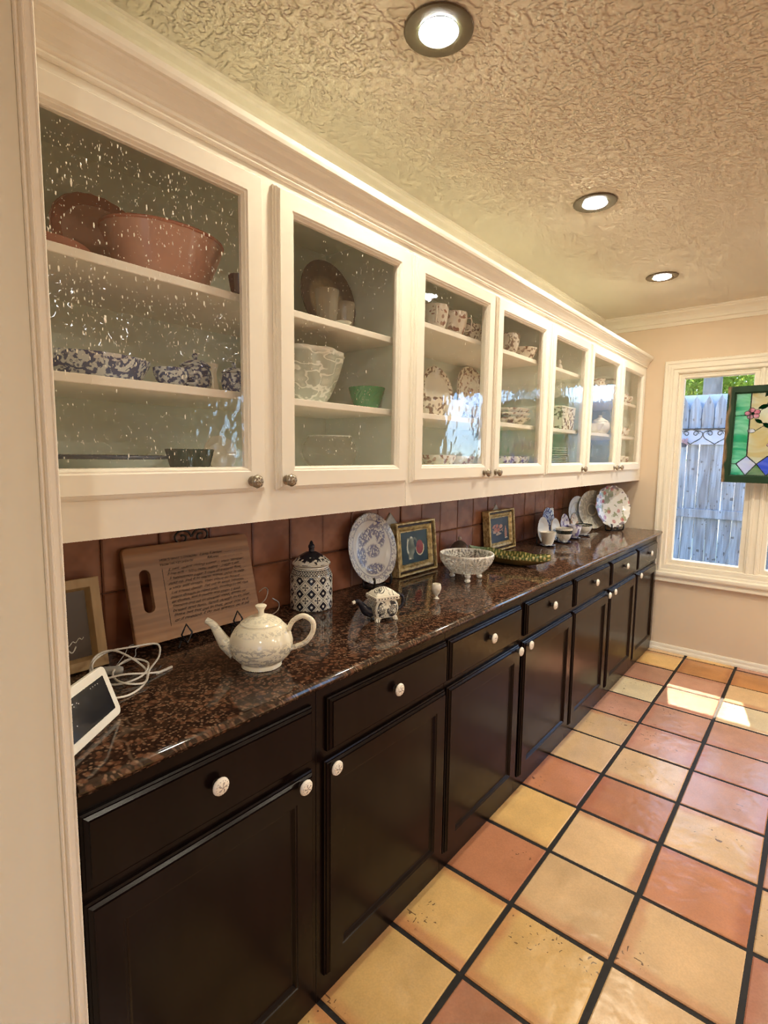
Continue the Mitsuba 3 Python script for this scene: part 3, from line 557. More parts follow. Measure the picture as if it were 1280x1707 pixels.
part(t, 'thin_wires', cat(tube([(0.15, 0.545, zc + .01), (0.11, 0.585, zc + .02), (0.085, 0.61, zc + .028), (0.075, 0.66, zc + .02), (0.07, 0.69, zc + .005)], 0.0012, 6, smooth=5), tube([(0.148, 0.55, zc + .008), (0.13, 0.60, zc + .012), (0.10, 0.62, zc + .022), (0.085, 0.67, zc + .015)], 0.0012, 6, smooth=5)), GREYPL, True)

# wall outlet plate behind the board
t = thing('outlet_cover', 'white wall outlet cover almost hidden behind the cutting board', 'outlet cover')
part(t, 'plate', onx(rect_rings(0.955, 1.028, 1.035, 1.150, [(0, 0), (0, .003), (.004, .006), (.01, .006)]), 0.0105), WHITEPL)
part(t, 'socket', onx(cat(*[rect_rings(0.974, 1.009, z, z + 0.028, [(0, 0), (0, .0015), (.002, .002)]) for z in (1.055, 1.100)]), 0.0165), WHITEPL)

# engraved cutting board
def board_wood(p, n, uv):
    g = fbm(p.y * 3.0, p.z * 46 + 1.5 * nz(p.y * 6, p.z * 6, 0), p.x * 20, 4); s = nz(p.y * 9, p.z * 180, 2)
    band = sst(0.5, 0.62, nz(p.y * 1.2, p.z * 17, 5))
    return mix(mix((0.47, 0.265, 0.140), (0.31, 0.155, 0.076), g), (0.22, 0.11, 0.056), 0.5 * band) * (0.85 + 0.25 * s)
BWOOD = mat('board_wood', two(P(mikit.proc(board_wood), 0.42, 0.4)))
INK = mat('burnt_ink', two(P((0.035, 0.016, 0.009), 0.7, 0.2)))
BY0, BT_, BXB, BZ = 0.622, 0.265, 0.098, TOP + 0.022
bd = lambda m: lean(m, BY0, BXB, BT_, BZ)
t = thing('cutting_board', 'wooden cutting board engraved with a handwritten recipe, on a black wire easel', 'cutting board')
slot = sbox(0.045, 0.105, 0.045, 0.190).union(Point(0.045, 0.105)).buffer(0.0125, 10) if False else sbox(0.0509, 0.100, 0.0511, 0.188).buffer(0.0150, 10)
outl = rr(0, 0, 0.400, 0.268, 0.014)
lay = [move(extr(outl.buffer(-a).difference(slot.buffer(a * 0.6)), b), (0, 0, c_)) for a, b, c_ in ((0.0012, 0.0165, -0.0165), (0.0, 0.0135, -0.015))]
part(t, 'board', bd(cat(*lay)), BWOOD)
def script(txt, h, seed, bold=False, shear=0.35):
    m = meshkit.text_mesh(txt, h, 0.0005, bold); v = np.asarray(m.vertices).copy(); r_ = np.random.default_rng(seed)
    ph = r_.uniform(0, 6); v[:, 0] = v[:, 0] * 0.92 + shear * v[:, 1]
    v[:, 1] += 0.0006 * np.sin(v[:, 0] * 160 + ph) + 0.0009 * np.sin(v[:, 0] * 37 + ph); m.vertices = v; return m
ms = []
for s, v_, h in (("HERE'S WHAT'S COOKING:", 0.2195, 0.0062), ("FROM THE KITCHEN OF", 0.2065, 0.0062)):
    m = meshkit.text_mesh(s, h, 0.0005, True); ms.append(move(m, (0.098, v_, 0)))
ms += [move(script('Lima Lentes', 0.0070, 1, True), (0.222, 0.220, 0)), move(script('Mom', 0.0070, 2, True), (0.245, 0.206, 0))]
LINES = ['1 pkt. quick rising yeast - very temper', '3 cup milk - 1/2 c. butter melted - 2 eggs + salt', '1 tablespoon sugar 3 cups all purpose flour', 'Add oil. Put it in warm water, pour in milk', 'a very stiff dough. Then place on board', 'Let knead dough. Set out in small batches', 'place dough in oiled pan, turning to let rise',
         'let double. Roll it double and shape 1 thick', 'Remove and set on greased sheet, grease on', 'bread and turn. Spoil dough in to rise', 'Bake hot but get in that, pour one at a', 'or if needed. I do not always do it all']
ms += [move(script(s, 0.0066, 10 + i, True), (0.112 + float(rng.uniform(0, 0.006)), 0.190 - i * 0.0130, 0)) for i, s in enumerate(LINES)]
WID = [0.215, 0.200, 0.300, 0.285] + [0.375 - float(rng.uniform(0, 0.035)) for _ in range(12)]
for m in ms:
    x_0, x_1 = m.vertices[:, 0].min(), m.vertices[:, 0].max(); far = WID.pop(0)
    m.vertices[:, 0] = x_0 + (m.vertices[:, 0] - x_0) * (far - x_0) / (x_1 - x_0)
ms += [bb(0.1015, 0.1027, 0.036, 0.200, 0, 0.0005, 0)]
ms += [bb(0.300, 0.372, v_, v_ + 0.0006, 0, 0.0004, 0) for v_ in (0.219, 0.2055)] + [bb(0.112, 0.375, 0.188 - i * 0.0130, 0.1884 - i * 0.0130, 0, 0.0004, 0) for i in range(12)]
part(t, 'engraving', bd(cat(*ms)), INK, label='burnt-in recipe lettering')
# its easel
t = thing('wire_easel', 'black wire easel with diamond-shaped hooks holding the cutting board', 'easel')
dia = lambda y, z: [(BXB + 0.028, y, z - 0.026), (BXB + 0.026, y + 0.016, z), (BXB + 0.024, y, z + 0.026), (BXB + 0.026, y - 0.016, z)]
for y in (0.750, 0.918):
    part(t, 'diamond_hook', tube(dia(y, 0.951), 0.0026, 7, closed=True), IRON, True)
    part(t, 'arm', tube([(BXB + 0.028, y, 0.926), (BXB + 0.012, y, 0.927), (BXB - 0.026, y, 0.930), (0.062, y, 0.960), (0.050, y + 0.01 * (1 if y < .8 else -1), 1.02)], 0.0030, 7, smooth=4), IRON, True)
    part(t, 'leg', tube([(BXB + 0.014, y - 0.012, 0.929), (BXB + 0.030, y - 0.028, TOP + 0.0035)], 0.0030, 7), IRON, True)
part(t, 'top_scroll', cat(*[tube([(0.022, y + s * 0.030 * (1 - k / 16) * math.cos(k * 0.7), 1.205 + 0.024 * (1 - k / 16) * math.sin(k * 0.7)) for k in range(13)], 0.0030, 7, smooth=3) for y, s in ((0.800, 1), (0.862, -1))], tube([(0.024, 0.770, 1.190), (0.024, 0.892, 1.190)], 0.003, 7)), IRON, True)
part(t, 'side_curl', cat(tube([(0.09, 1.022, 1.010), (0.095, 1.04, 1.022), (0.095, 1.053, 1.010), (0.095, 1.045, 0.985), (0.09, 1.03, 0.97)], 0.002, 7, smooth=5), tube([(0.11, 1.06, 0.985), (0.11, 1.085, 0.965), (0.11, 1.080, 0.94), (0.10, 1.04, 0.927), (0.07, 0.93, 0.929)], 0.002, 7, smooth=5)), STEEL, True)

# cream teapot
def teaprint(p, n, uv):
    z = p.z - TOP
    band = sst(0.012, 0.022, z) * sst(0.078, 0.055, z) + 0.55 * sst(0.088, 0.094, z) * sst(0.108, 0.100, z) + 0.5 * sst(0.115, 0.12, z) * sst(0.135, 0.128, z)
    w = nz(p.x * 60, p.y * 60, p.z * 60)
    a = fbm(p.x * 170 + w, p.y * 170, p.z * 170 + w, 3)
    d1, d2, r = vor((p.y * 0.8 - p.x * 0.6) * 105 + 0.5 * w, p.z * 105)
    m = dr.maximum(sst(0.50, 0.58, a) * 0.75, sst(0.30, 0.2, d1) * sst(0.5, 0.6, r) * (0.4 + 0.6 * w))
    line = sst(0.0009, 0.0004, dr.abs(z - 0.1135))
    return mix((0.80, 0.755, 0.61), (0.22, 0.22, 0.21), dr.clip(m * band + 0.5 * line, 0, 1) * 0.8)
TEA = mat('teapot_glaze', two(P(mikit.proc(teaprint), 0.13, 0.6, clearcoat=0.5)))
tc = np.array([0.385, 0.807, TOP + 0.0005])
t = thing('teapot', 'cream teapot with faded grey flowers standing in front of the cutting board', 'teapot')
part(t, 'body', lathe([(0, 0.003), (0.045, 0.003), (0.046, 0), (0.051, 0.001), (0.050, 0.005), (0.048, 0.010), (0.060, 0.018), (0.073, 0.032), (0.0795, 0.050), (0.0795, 0.066), (0.075, 0.083), (0.066, 0.098), (0.056, 0.1075), (0.054, 0.110), (0.052, 0.110), (0.052, 0.104), (0, 0.104)], tc, 64), TEA, 50)
part(t, 'lid', lathe([(0, 0.106), (0.0515, 0.107), (0.0535, 0.1105), (0.0530, 0.1125), (0.045, 0.1185), (0.033, 0.1255), (0.019, 0.1305), (0.009, 0.133), (0.0072, 0.138), (0.0085, 0.146), (0.0135, 0.153), (0.0145, 0.156), (0.011, 0.1585), (0, 0.159)], tc, 48), TEA, 40)
ax = np.array([-0.80, -0.60, 0])        # the spout points away from the camera's right
sp = spl([tc + ax * 0.066 + Z * 0.036, tc + ax * 0.092 + Z * 0.052, tc + ax * 0.110 + Z * 0.078, tc + ax * 0.126 + Z * 0.103, tc + ax * 0.143 + Z * 0.1135], 6)
part(t, 'spout', tube(sp, [0.026, 0.019, 0.0145, 0.0115, 0.0088, 0.008], 20), CERAM if False else TEA, 60)
part(t, 'handle', tube([tc - ax * 0.070 + Z * 0.094, tc - ax * 0.082 + Z * 0.118, tc - ax * 0.108 + Z * 0.132, tc - ax * 0.132 + Z * 0.118, tc - ax * 0.132 + Z * 0.090, tc - ax * 0.112 + Z * 0.062, tc - ax * 0.074 + Z * 0.046], [0.0062, 0.0066, 0.0068, 0.0068, 0.0066, 0.0066, 0.0072], 12, smooth=6), TEA, True)

# lidded jar with a diamond pattern
jc = (0.100, 1.240)
def jarprint(p, n, uv):
    z = p.z - TOP; u = dr.atan2(p.y - jc[1], p.x - jc[0]) * (11 / (2 * math.pi)) + 0.30; v = (z - 0.020) / 0.0455
    s, q = u + v, u - v; fs, fq = s - dr.round(s), q - dr.round(q); par = dr.round(s) + dr.round(q); odd = par - 2 * dr.floor(par / 2)
    L = dr.maximum(dr.abs(fs), dr.abs(fq))
    du, dv_ = (fs + fq) * 0.5, (fs - fq) * 0.5
    inside = sst(0.39, 0.36, L)
    dot = sst(0.115, 0.09, dr.sqrt(du * du + dv_ * dv_))
    blk = inside * (1 - dot)
    r = dr.sqrt(du * du + dv_ * dv_); a = dr.atan2(dv_, du)
    petal = sst(0.05, 0.35, dr.cos(a * 4)) * sst(0.26, 0.21, r) + sst(0.035, 0.02, dr.abs(du)) * sst(0.27, 0.24, dr.abs(dv_))
    line = sst(0.055, 0.025, 0.5 - L)
    body = dr.clip(dr.select(odd < 0.5, blk, petal * 0.95) + 0.6 * line * sst(0.03, 0.06, 0.5 - L + 0.06), 0, 1)
    uu = u * 2.0; f1 = uu - dr.round(uu); zz = (z - 0.1345) / 0.020
    rg_ = dr.abs(dr.sqrt(dr.square(f1 * 1.55) + dr.square(zz * 1.5)) - 0.62); f2 = uu + 0.5 - dr.round(uu + 0.5)
    rg2 = dr.abs(dr.sqrt(dr.square(f2 * 1.55) + dr.square(zz * 1.5)) - 0.62)
    band = dr.maximum(sst(0.14, 0.07, dr.minimum(rg_, rg2)), sst(0.13, 0.09, dr.sqrt(dr.square(f1 * 1.5) + dr.square(zz * 1.5)))) * sst(0.62, 0.5, dr.abs(zz))
    ln = sst(0.0012, 0.0006, dr.abs(z - 0.1225)) + sst(0.0012, 0.0006, dr.abs(z - 0.1475)) + sst(0.0012, 0.0006, dr.abs(z - 0.004))
    lidm = sst(0.166, 0.174, z + 0.006 * dr.sin(u * 2 * math.pi * 1.5)) + sst(0.0014, 0.0006, dr.abs(z - 0.1625))
    lid = dr.clip(lidm * sst(0.52, 0.40, nz(p.x * 110, p.y * 110, p.z * 110) * sst(0.21, 0.17, z)), 0, 1)
    m = dr.select(z > 0.1565, lid, dr.select(z > 0.122, band, body) + ln)
    return mix((0.78, 0.75, 0.67), (0.012, 0.013, 0.022), dr.clip(m, 0, 1))
JARM = mat('jar_glaze', two(P(mikit.proc(jarprint), 0.13, 0.6, clearcoat=0.5)))
t = thing('lidded_jar', 'tall black and white lidded jar with a diamond pattern', 'jar')
j0 = (jc[0], jc[1], TOP + 0.0005)
part(t, 'body', lathe([(0, 0.002), (0.069, 0.001), (0.0725, 0.004), (0.0735, 0.010), (0.0735, 0.116), (0.0715, 0.124), (0.066, 0.136), (0.0605, 0.1465), (0.0590, 0.153), (0.055, 0.153), (0.055, 0.146), (0, 0.146)], j0, 64), JARM, 40)
part(t, 'lid', lathe([(0, 0.1535), (0.0600, 0.1545), (0.0665, 0.158), (0.0672, 0.1615), (0.064, 0.166), (0.052, 0.178), (0.036, 0.190), (0.020, 0.1985), (0.011, 0.2015), (0, 0.2015)], j0, 56), JARM, 40)
part(t, 'finial', lathe([(0, 0.2005), (0.0095, 0.2015), (0.0100, 0.206), (0.0088, 0.210), (0.0112, 0.2155), (0.0105, 0.222), (0.0060, 0.229), (0.0050, 0.234), (0.0020, 0.238), (0, 0.2385)], j0, 28), BLACKGL, 50)

# blue and white plate on its stand
def willow(p, n, uv):
    x, y = uv.x, uv.y; r = dr.sqrt(x * x + y * y); a = dr.atan2(y, x)
    w = nz(x * 6, y * 6, 1)
    rim = sst(0.80, 0.84, r) * sst(0.46, 0.58, fbm(x * 26, y * 26, 2.0, 3)) * 0.6 + sst(0.03, 0.01, dr.abs(r - 0.80)) * 0.5
    reg = dr.maximum(dr.maximum(sst(0.22, 0.14, dr.abs(y - 0.42 - 0.5 * x) + 0.0 * x) * sst(0.55, 0.40, dr.abs(x)), sst(0.34, 0.22, dr.sqrt(dr.square(x - 0.08) + dr.square(1.5 * (y + 0.08))))),
                     dr.maximum(sst(0.22, 0.15, dr.sqrt(dr.square(x - 0.45) + dr.square(0.6 * (y - 0.30)))), dr.maximum(sst(0.24, 0.16, dr.sqrt(dr.square(x + 0.42) + dr.square(0.7 * (y + 0.18)))), sst(0.36, 0.26, dr.sqrt(dr.square(0.8 * (x - 0.02)) + dr.square(2.0 * (y + 0.58)))))))
    tex = fbm(x * 24 + 1.5 * w, y * 24 + 1.5 * w, 4.0, 4)
    m = dr.clip(rim + reg * sst(0.30, 0.52, tex) * 0.85, 0, 1) * sst(1.02, 1.0, r)
    return mix((0.72, 0.73, 0.72), (0.06, 0.075, 0.22), m)
WIL = mat('willow_plate', two(P(mikit.proc(willow), 0.12, 0.6, clearcoat=0.5)))
t = thing('display_plate', 'large blue and white plate with a country scene, beside the lidded jar', 'plate')
pm, puv = plate_mesh(0.146, 64)
v_ = np.asarray(pm.vertices).copy(); pm.vertices = v_
part(t, 'dish', lean(move(pm, (0, 0.146, 0)), 1.617, 0.075, 0.22, TOP + 0.012), WIL, True, uv=puv)
t = thing('plate_stand', 'black plate stand under the large blue and white plate', 'plate stand')
stand(t, 1.617, 0.075, 0.15, 0.22)

# square black and white teapot
e1 = np.array([0.36, 0.933, 0]); e2 = np.array([-0.933, 0.36, 0]); sc_ = np.array([0.389, 1.252, TOP]) + e1 * 0.047 + e2 * 0.040
def squareprint(p, n, uv):
    dx, dy, z = p.x - float(sc_[0]), p.y - float(sc_[1]), p.z - TOP
    a, b = dx * float(e1[0]) + dy * float(e1[1]), dx * float(e2[0]) + dy * float(e2[1])
    front = dr.abs(n.x * float(e2[0]) + n.y * float(e2[1])) > dr.abs(n.x * float(e1[0]) + n.y * float(e1[1]))
    h = (z - 0.040) / 0.024; q = dr.sqrt(dr.square(dr.abs(a) - 0.017) / 0.00040 + h * h * 0.8)
    hr = sst(1.05, 0.98, q) * (1 - sst(0.012, 0.0, dr.abs(a)) * sst(0.2, 0.9, h))
    fl1, fl2 = dr.sqrt(dr.square(a + 0.018) + dr.square(z - 0.043)), dr.sqrt(dr.square(a - 0.019) + dr.square(z - 0.038))
    rings = lambda f_, th: sst(0.3, 0.5, dr.sin(f_ * 1300 + 0.6 * dr.sin(6 * th))) * sst(0.017, 0.015, f_)
    wht = dr.maximum(rings(fl1, dr.atan2(z - 0.043, a + 0.018)), dr.maximum(rings(fl2, dr.atan2(z - 0.038, a - 0.019)), sst(0.58, 0.63, fbm(a * 150, z * 150, 3.0, 2))))
    panel = hr * (1 - wht)
    s, t_ = (b + z) * 210, (b - z) * 210; lat = dr.select((dr.floor(s) + dr.floor(t_)) - 2 * dr.floor((dr.floor(s) + dr.floor(t_)) / 2) < 0.5, 1.0, 0.0)
    body = dr.select(front, panel, lat * sst(0.030, 0.028, dr.abs(b)) * sst(0.016, 0.02, z))
    al_ = dr.select(front, a, b); dt = dr.sqrt(dr.square(al_ * 90 - dr.round(al_ * 90)) / 8100 + dr.square(z - 0.0765))
    rimm = sst(0.0026, 0.0020, dt)
    w = fbm(a * 70, b * 70, 2.0, 2); lidm = sst(0.05, 0.02, dr.abs(w - 0.5)) + sst(0.5, 0.7, dr.sin(dr.sqrt(dr.square(a + 0.018) + dr.square(b + 0.010)) * 900)) * sst(0.018, 0.016, dr.sqrt(dr.square(a + 0.018) + dr.square(b + 0.010)))
    ft = dr.clip(sst(0.5, 0.7, dr.sin(al_ * 900)) * sst(0.012, 0.010, z), 0, 1)
    m = dr.select(z > 0.0845, lidm, dr.select(z > 0.0685, rimm, dr.select(z < 0.013, ft, body)))
    return mix((0.74, 0.71, 0.61), (0.012, 0.014, 0.022), dr.clip(m, 0, 1))
SQM = mat('square_teapot_glaze', two(P(mikit.proc(squareprint), 0.14, 0.6, clearcoat=0.4)))
fm = lambda m: frame_uvw(m, sc_, e1, e2, Z)
def se(hx, hy, z, n=48, ex=5.0):
    a = np.arange(n) * 2 * np.pi / n; c_, s_ = np.cos(a), np.sin(a)
    return np.stack([hx * np.sign(c_) * np.abs(c_) ** (2 / ex), hy * np.sign(s_) * np.abs(s_) ** (2 / ex), np.full(n, z)], -1)
def loft(secs): return grid_mesh(np.array([s for s in secs]), closed_j=True)
t = thing('teapot', 'small square black and white patterned teapot in front of the blue plate', 'teapot')
part(t, 'body', fm(loft([se(0.0001, 0.0001, 0.010), se(0.036, 0.029, 0.010), se(0.041, 0.033, 0.016), se(0.0455, 0.0365, 0.030), se(0.0465, 0.037, 0.042), se(0.0445, 0.0355, 0.055), se(0.040, 0.032, 0.065), se(0.039, 0.031, 0.069), se(0.0455, 0.0365, 0.070, ex=14), se(0.0465, 0.0375, 0.072, ex=14), se(0.0465, 0.0375, 0.082, ex=14), se(0.0455, 0.0365, 0.084, ex=14), se(0.0001, 0.0001, 0.084)])), SQM, 40)
part(t, 'lid', fm(loft([se(0.0001, 0.0001, 0.0838), se(0.041, 0.032, 0.0838, ex=10), se(0.0415, 0.0325, 0.0865, ex=10), se(0.028, 0.021, 0.099, ex=7), se(0.010, 0.008, 0.1075), se(0.0001, 0.0001, 0.1085)])), SQM, 30)
for a in (-1, 1):
    for b in (-1, 1): part(t, 'foot', fm(hull(np.vstack([se(0.008, 0.008, 0.0005, 12) + [a * 0.034, b * 0.026, 0], se(0.011, 0.010, 0.013, 12) + [a * 0.028, b * 0.021, 0]]))), SQM)
tb = lambda pts: [sc_ + e1 * a + e2 * b + Z * z for a, b, z in pts]
part(t, 'spout', tube(tb([(-0.040, 0.0, 0.026), (-0.060, 0.002, 0.034), (-0.074, 0.003, 0.052), (-0.088, 0.004, 0.068), (-0.102, 0.004, 0.067)]), [0.017, 0.0155, 0.011, 0.0075, 0.0055], 14, smooth=5), BLACKGL, True, label='glossy black spout')
part(t, 'spout_tip', tube(tb([(-0.099, 0.004, 0.068), (-0.108, 0.004, 0.0645)]), [0.0060, 0.0056], 12), CERAM, True, label='white spout tip')
part(t, 'handle', tube(tb([(0.040, 0, 0.066), (0.058, 0, 0.076), (0.076, 0, 0.066), (0.080, 0, 0.046), (0.070, 0, 0.030), (0.046, 0, 0.024)]), 0.0058, 10, smooth=6), BLACKGL, True, label='glossy black handle')

# gold framed pictures
def gold(p, n, uv): return mix((0.72, 0.58, 0.28), (0.36, 0.25, 0.10), sst(0.35, 0.7, fbm(p.x * 90, p.y * 60, p.z * 60, 3)))
GOLD = mat('gold_frame', two(P(mikit.proc(gold), 0.38, 0.5, 0.35)))
DARKF = mat('dark_cove', two(P((0.035, 0.020, 0.010), 0.45, 0.4)))
def ell(x, y, cx, cy, rx, ry): return dr.sqrt(dr.square((x - cx) / rx) + dr.square((y - cy) / ry))
def art1(p, n, uv):
    x, y = uv.x, uv.y; c = mix((0.012, 0.030, 0.042), (0.018, 0.060, 0.070), fbm(x * 4, y * 4, 1.0, 3))
    jug = dr.maximum(sst(1.0, 0.94, ell(x, y, 0.36, 0.47, 0.15, 0.26)), dr.maximum(sst(0.085, 0.075, dr.abs(x - 0.36) - 0.04) * sst(0.55, 0.56, y) * sst(0.80, 0.79, y), sst(0.02, 0.01, dr.abs(x - 0.36) - 0.07) * sst(0.13, 0.14, y) * sst(0.26, 0.25, y)))
    hd = sst(0.03, 0.018, dr.abs(ell(x, y, 0.50, 0.60, 0.10, 0.16) - 1) * 0.12) * sst(0.49, 0.50, x)
    c = mix(c, mix((0.05, 0.07, 0.05), (0.30, 0.34, 0.26), nz(x * 9, y * 6, 3)), dr.maximum(jug, hd * 0.8))
    c = mix(c, (0.70, 0.72, 0.62), jug * sst(0.035, 0.015, dr.abs(x - 0.27 - 0.03 * dr.sin(y * 9))) * sst(0.30, 0.36, y) * sst(0.78, 0.74, y) + sst(1, 0.7, ell(x, y, 0.40, 0.80, 0.05, 0.035)) + sst(1, 0.6, ell(x, y, 0.33, 0.17, 0.045, 0.03)))
    mel = ell(x, y, 0.70, 0.45, 0.155, 0.24); c = mix(c, (0.72, 0.62, 0.40), sst(1.03, 0.98, mel) * sst(0.56, 0.46, y - 0.25 * (x - 0.7)))
    c = mix(c, mix((0.34, 0.04, 0.04), (0.20, 0.03, 0.04), nz(x * 14, y * 12, 2)), sst(0.90, 0.86, ell(x, y, 0.69, 0.47, 0.150, 0.25)))
    return c
def art2(p, n, uv):
    x, y = uv.x, uv.y; c = mix((0.018, 0.022, 0.055), (0.03, 0.055, 0.075), fbm(x * 4, y * 4, 2.0, 3))
    bowl_ = sst(1.0, 0.95, ell(x, y, 0.38, 0.45, 0.30, 0.16)) * sst(0.50, 0.47, y); c = mix(c, (0.55, 0.42, 0.32), bowl_ * sst(0.35, 0.55, nz(x * 12, y * 12, 1)))
    d1, d2, r = vor(x * 7, y * 7 + 1); fr_ = sst(1.05, 0.95, ell(x, y, 0.40, 0.58, 0.30, 0.17))
    c = mix(c, mix((0.42, 0.10, 0.07), (0.55, 0.30, 0.20), r), fr_ * sst(0.62, 0.45, d1))
    c = mix(c, (0.42, 0.22, 0.16), sst(1.0, 0.92, ell(x, y, 0.82, 0.32, 0.075, 0.22)) + sst(1, 0.8, ell(x, y, 0.82, 0.55, 0.03, 0.10)))
    return mix(c, (0.60, 0.55, 0.45), sst(1, 0.85, ell(x, y, 0.84, 0.14, 0.09, 0.035)))
def gilt(label, yc, w, h, xb, tilt, fnart, nm):
    t = thing('picture_frame', label, 'picture frame'); z = TOP + 0.003
    L = lambda m: lean(m, yc, xb, tilt, z)
    part(t, 'outer_lip', L(rect_rings(-w, w, 0, h, [(0, -0.022), (0, 0.018), (0.003, 0.0205), (0.008, 0.0205), (0.010, 0.017), (0.010, -0.022)], closed=True)), GOLD)
    part(t, 'cove', L(rect_rings(-w + .0098, w - .0098, .0098, h - .0098, [(0, -0.01), (0, 0.006), (0.004, 0.003), (0.012, 0.004), (0.012, -0.01)], closed=True)), DARKF)
    part(t, 'inner_frame', L(rect_rings(-w + .021, w - .021, .021, h - .021, [(0, -0.01), (0, 0.010), (0.003, 0.012), (0.012, 0.009), (0.020, 0.003), (0.024, 0.004), (0.026, 0.000), (0.026, -0.01)], closed=True)), GOLD)
    a, b = w - 0.044, h - 0.044
    q = bb(-a, a, 0.044, b, -0.006, -0.001, 0); v = np.asarray(q.vertices); uv = np.stack([(v[:, 0] + a) / (2 * a), (v[:, 1] - 0.044) / (b - 0.044)], -1)
    part(t, 'painting', L(q), mat(nm, two(P(mikit.proc(fnart), 0.35, 0.4))), uv=uv)
    part(t, 'backing', L(bb(-w + .012, w - .012, .012, h - .012, -0.018, -0.0115, 0)), DARKF)
gilt('gold framed still life of a silver jug and a melon slice, beside the blue plate', 1.932, 0.149, 0.238, 0.052, 0.10, art1, 'painting_jug')
gilt('gold framed still life of fruit in a bowl, behind the green and gold dish', 2.745, 0.156, 0.232, 0.060, 0.09, art2, 'painting_fruit')

# egg cup
t = thing('egg_cup', 'tiny white porcelain egg cup in front of the crystal bowl', 'egg cup')
part(t, 'cup', lathe([(0, 0), (0.0100, 0), (0.0105, 0.002), (0.0055, 0.006), (0.0042, 0.010), (0.0065, 0.014), (0.0125, 0.022), (0.0172, 0.034), (0.0180, 0.044), (0.0165, 0.054), (0.0150, 0.058), (0.0135, 0.058), (0.0145, 0.05), (0.014, 0.04), (0.010, 0.026), (0, 0.020)], (0.366, 1.632, TOP + 0.0005), 32), CERAM, True)

# footed crystal bowl
def cutmask(p, n, uv):
    a = dr.atan2(p.y - 1.985, p.x - 0.285) * (9 / (2 * math.pi)); z = (p.z - TOP - 0.075) * 16
    fa = a - dr.round(a); th = dr.atan2(z, fa * 1.6); rr_ = dr.sqrt(dr.square(fa * 1.6) + z * z)
    star = sst(0.55, 0.9, dr.abs(dr.cos(th * 6))) * sst(0.75, 0.6, rr_)
    fan = sst(0.6, 0.95, dr.abs(dr.sin((a * 4 + 2.2 * dr.abs(fa)) * math.pi))) * sst(0.55, 0.7, rr_)
    gl = sst(0.55, 0.72, nz(p.x * 190, p.y * 190, p.z * 190))
    rim = sst(0.110, 0.1145, p.z - TOP) + sst(0.036, 0.030, p.z - TOP) * 0.6
    return dr.clip(0.07 + 0.45 * star + 0.40 * fan + 0.40 * gl + 0.6 * rim, 0.0, 0.92)
CUTG = mat('cut_crystal', {'type': 'blendbsdf', 'weight': mikit.proc(cutmask), 'bsdf_0': {'type': 'thindielectric', 'int_ior': 1.55}, 'bsdf_1': two(P((0.92, 0.92, 0.88), 0.12, 0.8, clearcoat=0.8))})
t = thing('crystal_bowl', 'footed cut crystal bowl on the granite in front of the tiles', 'bowl')
bc = (0.285, 1.985, TOP + 0.0005)
def cut(r, z, a):
    k = np.clip((z - 0.03) / 0.03, 0, 1) * np.clip((0.118 - z) / 0.02, 0, 1) * (r > 0.05)
    return r * (1 + 0.020 * k * (np.abs(np.cos(12 * a + z * 60)) + np.abs(np.cos(12 * a - z * 60)) - 1))
prof = [(0, 0.028), (0.040, 0.029), (0.070, 0.036)] + [(0.070 + 0.048 * math.sin(s * math.pi / 2), 0.036 + 0.080 * s ** 1.15) for s in np.linspace(0.08, 1, 14)]
inn = [(r - 0.0055, z + 0.0025) for r, z in prof[3:-1]][::-1]
part(t, 'bowl', lathe(prof + [(0.1165, 0.1185), (0.1135, 0.1175)] + inn + [(0.040, 0.036), (0, 0.035)], bc, 144, fr=cut), CUTG, 25)
for a in (-0.95, 1.15, 3.2):
    fx, fy = bc[0] + 0.070 * math.cos(a), bc[1] + 0.070 * math.sin(a)
    part(t, 'foot', lathe([(0, 0.0), (0.009, 0.001), (0.0135, 0.007), (0.0125, 0.013), (0.0085, 0.017), (0.0105, 0.022), (0.014, 0.028), (0.013, 0.0345), (0, 0.0352)], (fx, fy, bc[2]), 12), CUTG)
# smoky glass ornament
t = thing('glass_cloche', 'smoky grey glass dome with a knob against the tiles behind the crystal bowl', 'glass dome')
part(t, 'dome', lathe([(0, 0.001), (0.050, 0.0), (0.052, 0.004), (0.051, 0.04), (0.048, 0.070), (0.040, 0.092), (0.026, 0.108), (0.010, 0.116), (0.006, 0.119), (0, 0.119)], (0.082, 2.255, TOP + 0.0005), 36), mat('smoke_glass', two(P((0.085, 0.065, 0.058), 0.10, 0.6))), 50)
part(t, 'knob', lathe([(0, 0.1185), (0.006, 0.119), (0.010, 0.126), (0.0095, 0.132), (0.004, 0.137), (0, 0.138)], (0.082, 2.255, TOP + 0.0005), 20), mat('amber_knob', two(P((0.45, 0.36, 0.30), 0.12, 0.6))), 50)

# long green and gold dish
def scales(p, n, uv):
    s = uv.x * 30; q = uv.y * 8 + 0.5 * (dr.floor(s) - 2 * dr.floor(s / 2)); a, b = s - dr.floor(s) - 0.5, q - dr.floor(q) - 0.5
    return sst(0.5, 0.2, dr.sqrt(a * a + b * b))
def boatc(p, n, uv):
    g = scales(p, n, uv); inner = dr.maximum(sst(0.49, 0.51, uv.y), sst(0.038, 0.044, p.z - TOP + 0.006 * nz(p.x * 30, 0, 0)))
    c = mix(mix((0.20, 0.125, 0.035), (0.10, 0.06, 0.02), nz(p.x * 20, p.y * 40, p.z * 40)), mix((0.12, 0.17, 0.055), (0.72, 0.62, 0.28), g * sst(0.12, 0.3, uv.x)), inner)
    return mix(c, (0.30, 0.44, 0.33), inner * sst(0.22, 0.05, uv.x + 0.10 * nz(uv.x * 20, uv.y * 8, 0)))
BOAT = mat('boat_glaze', two(bump(P(mikit.proc(boatc), 0.24, 0.6, 0.25), scales, 0.0015)))
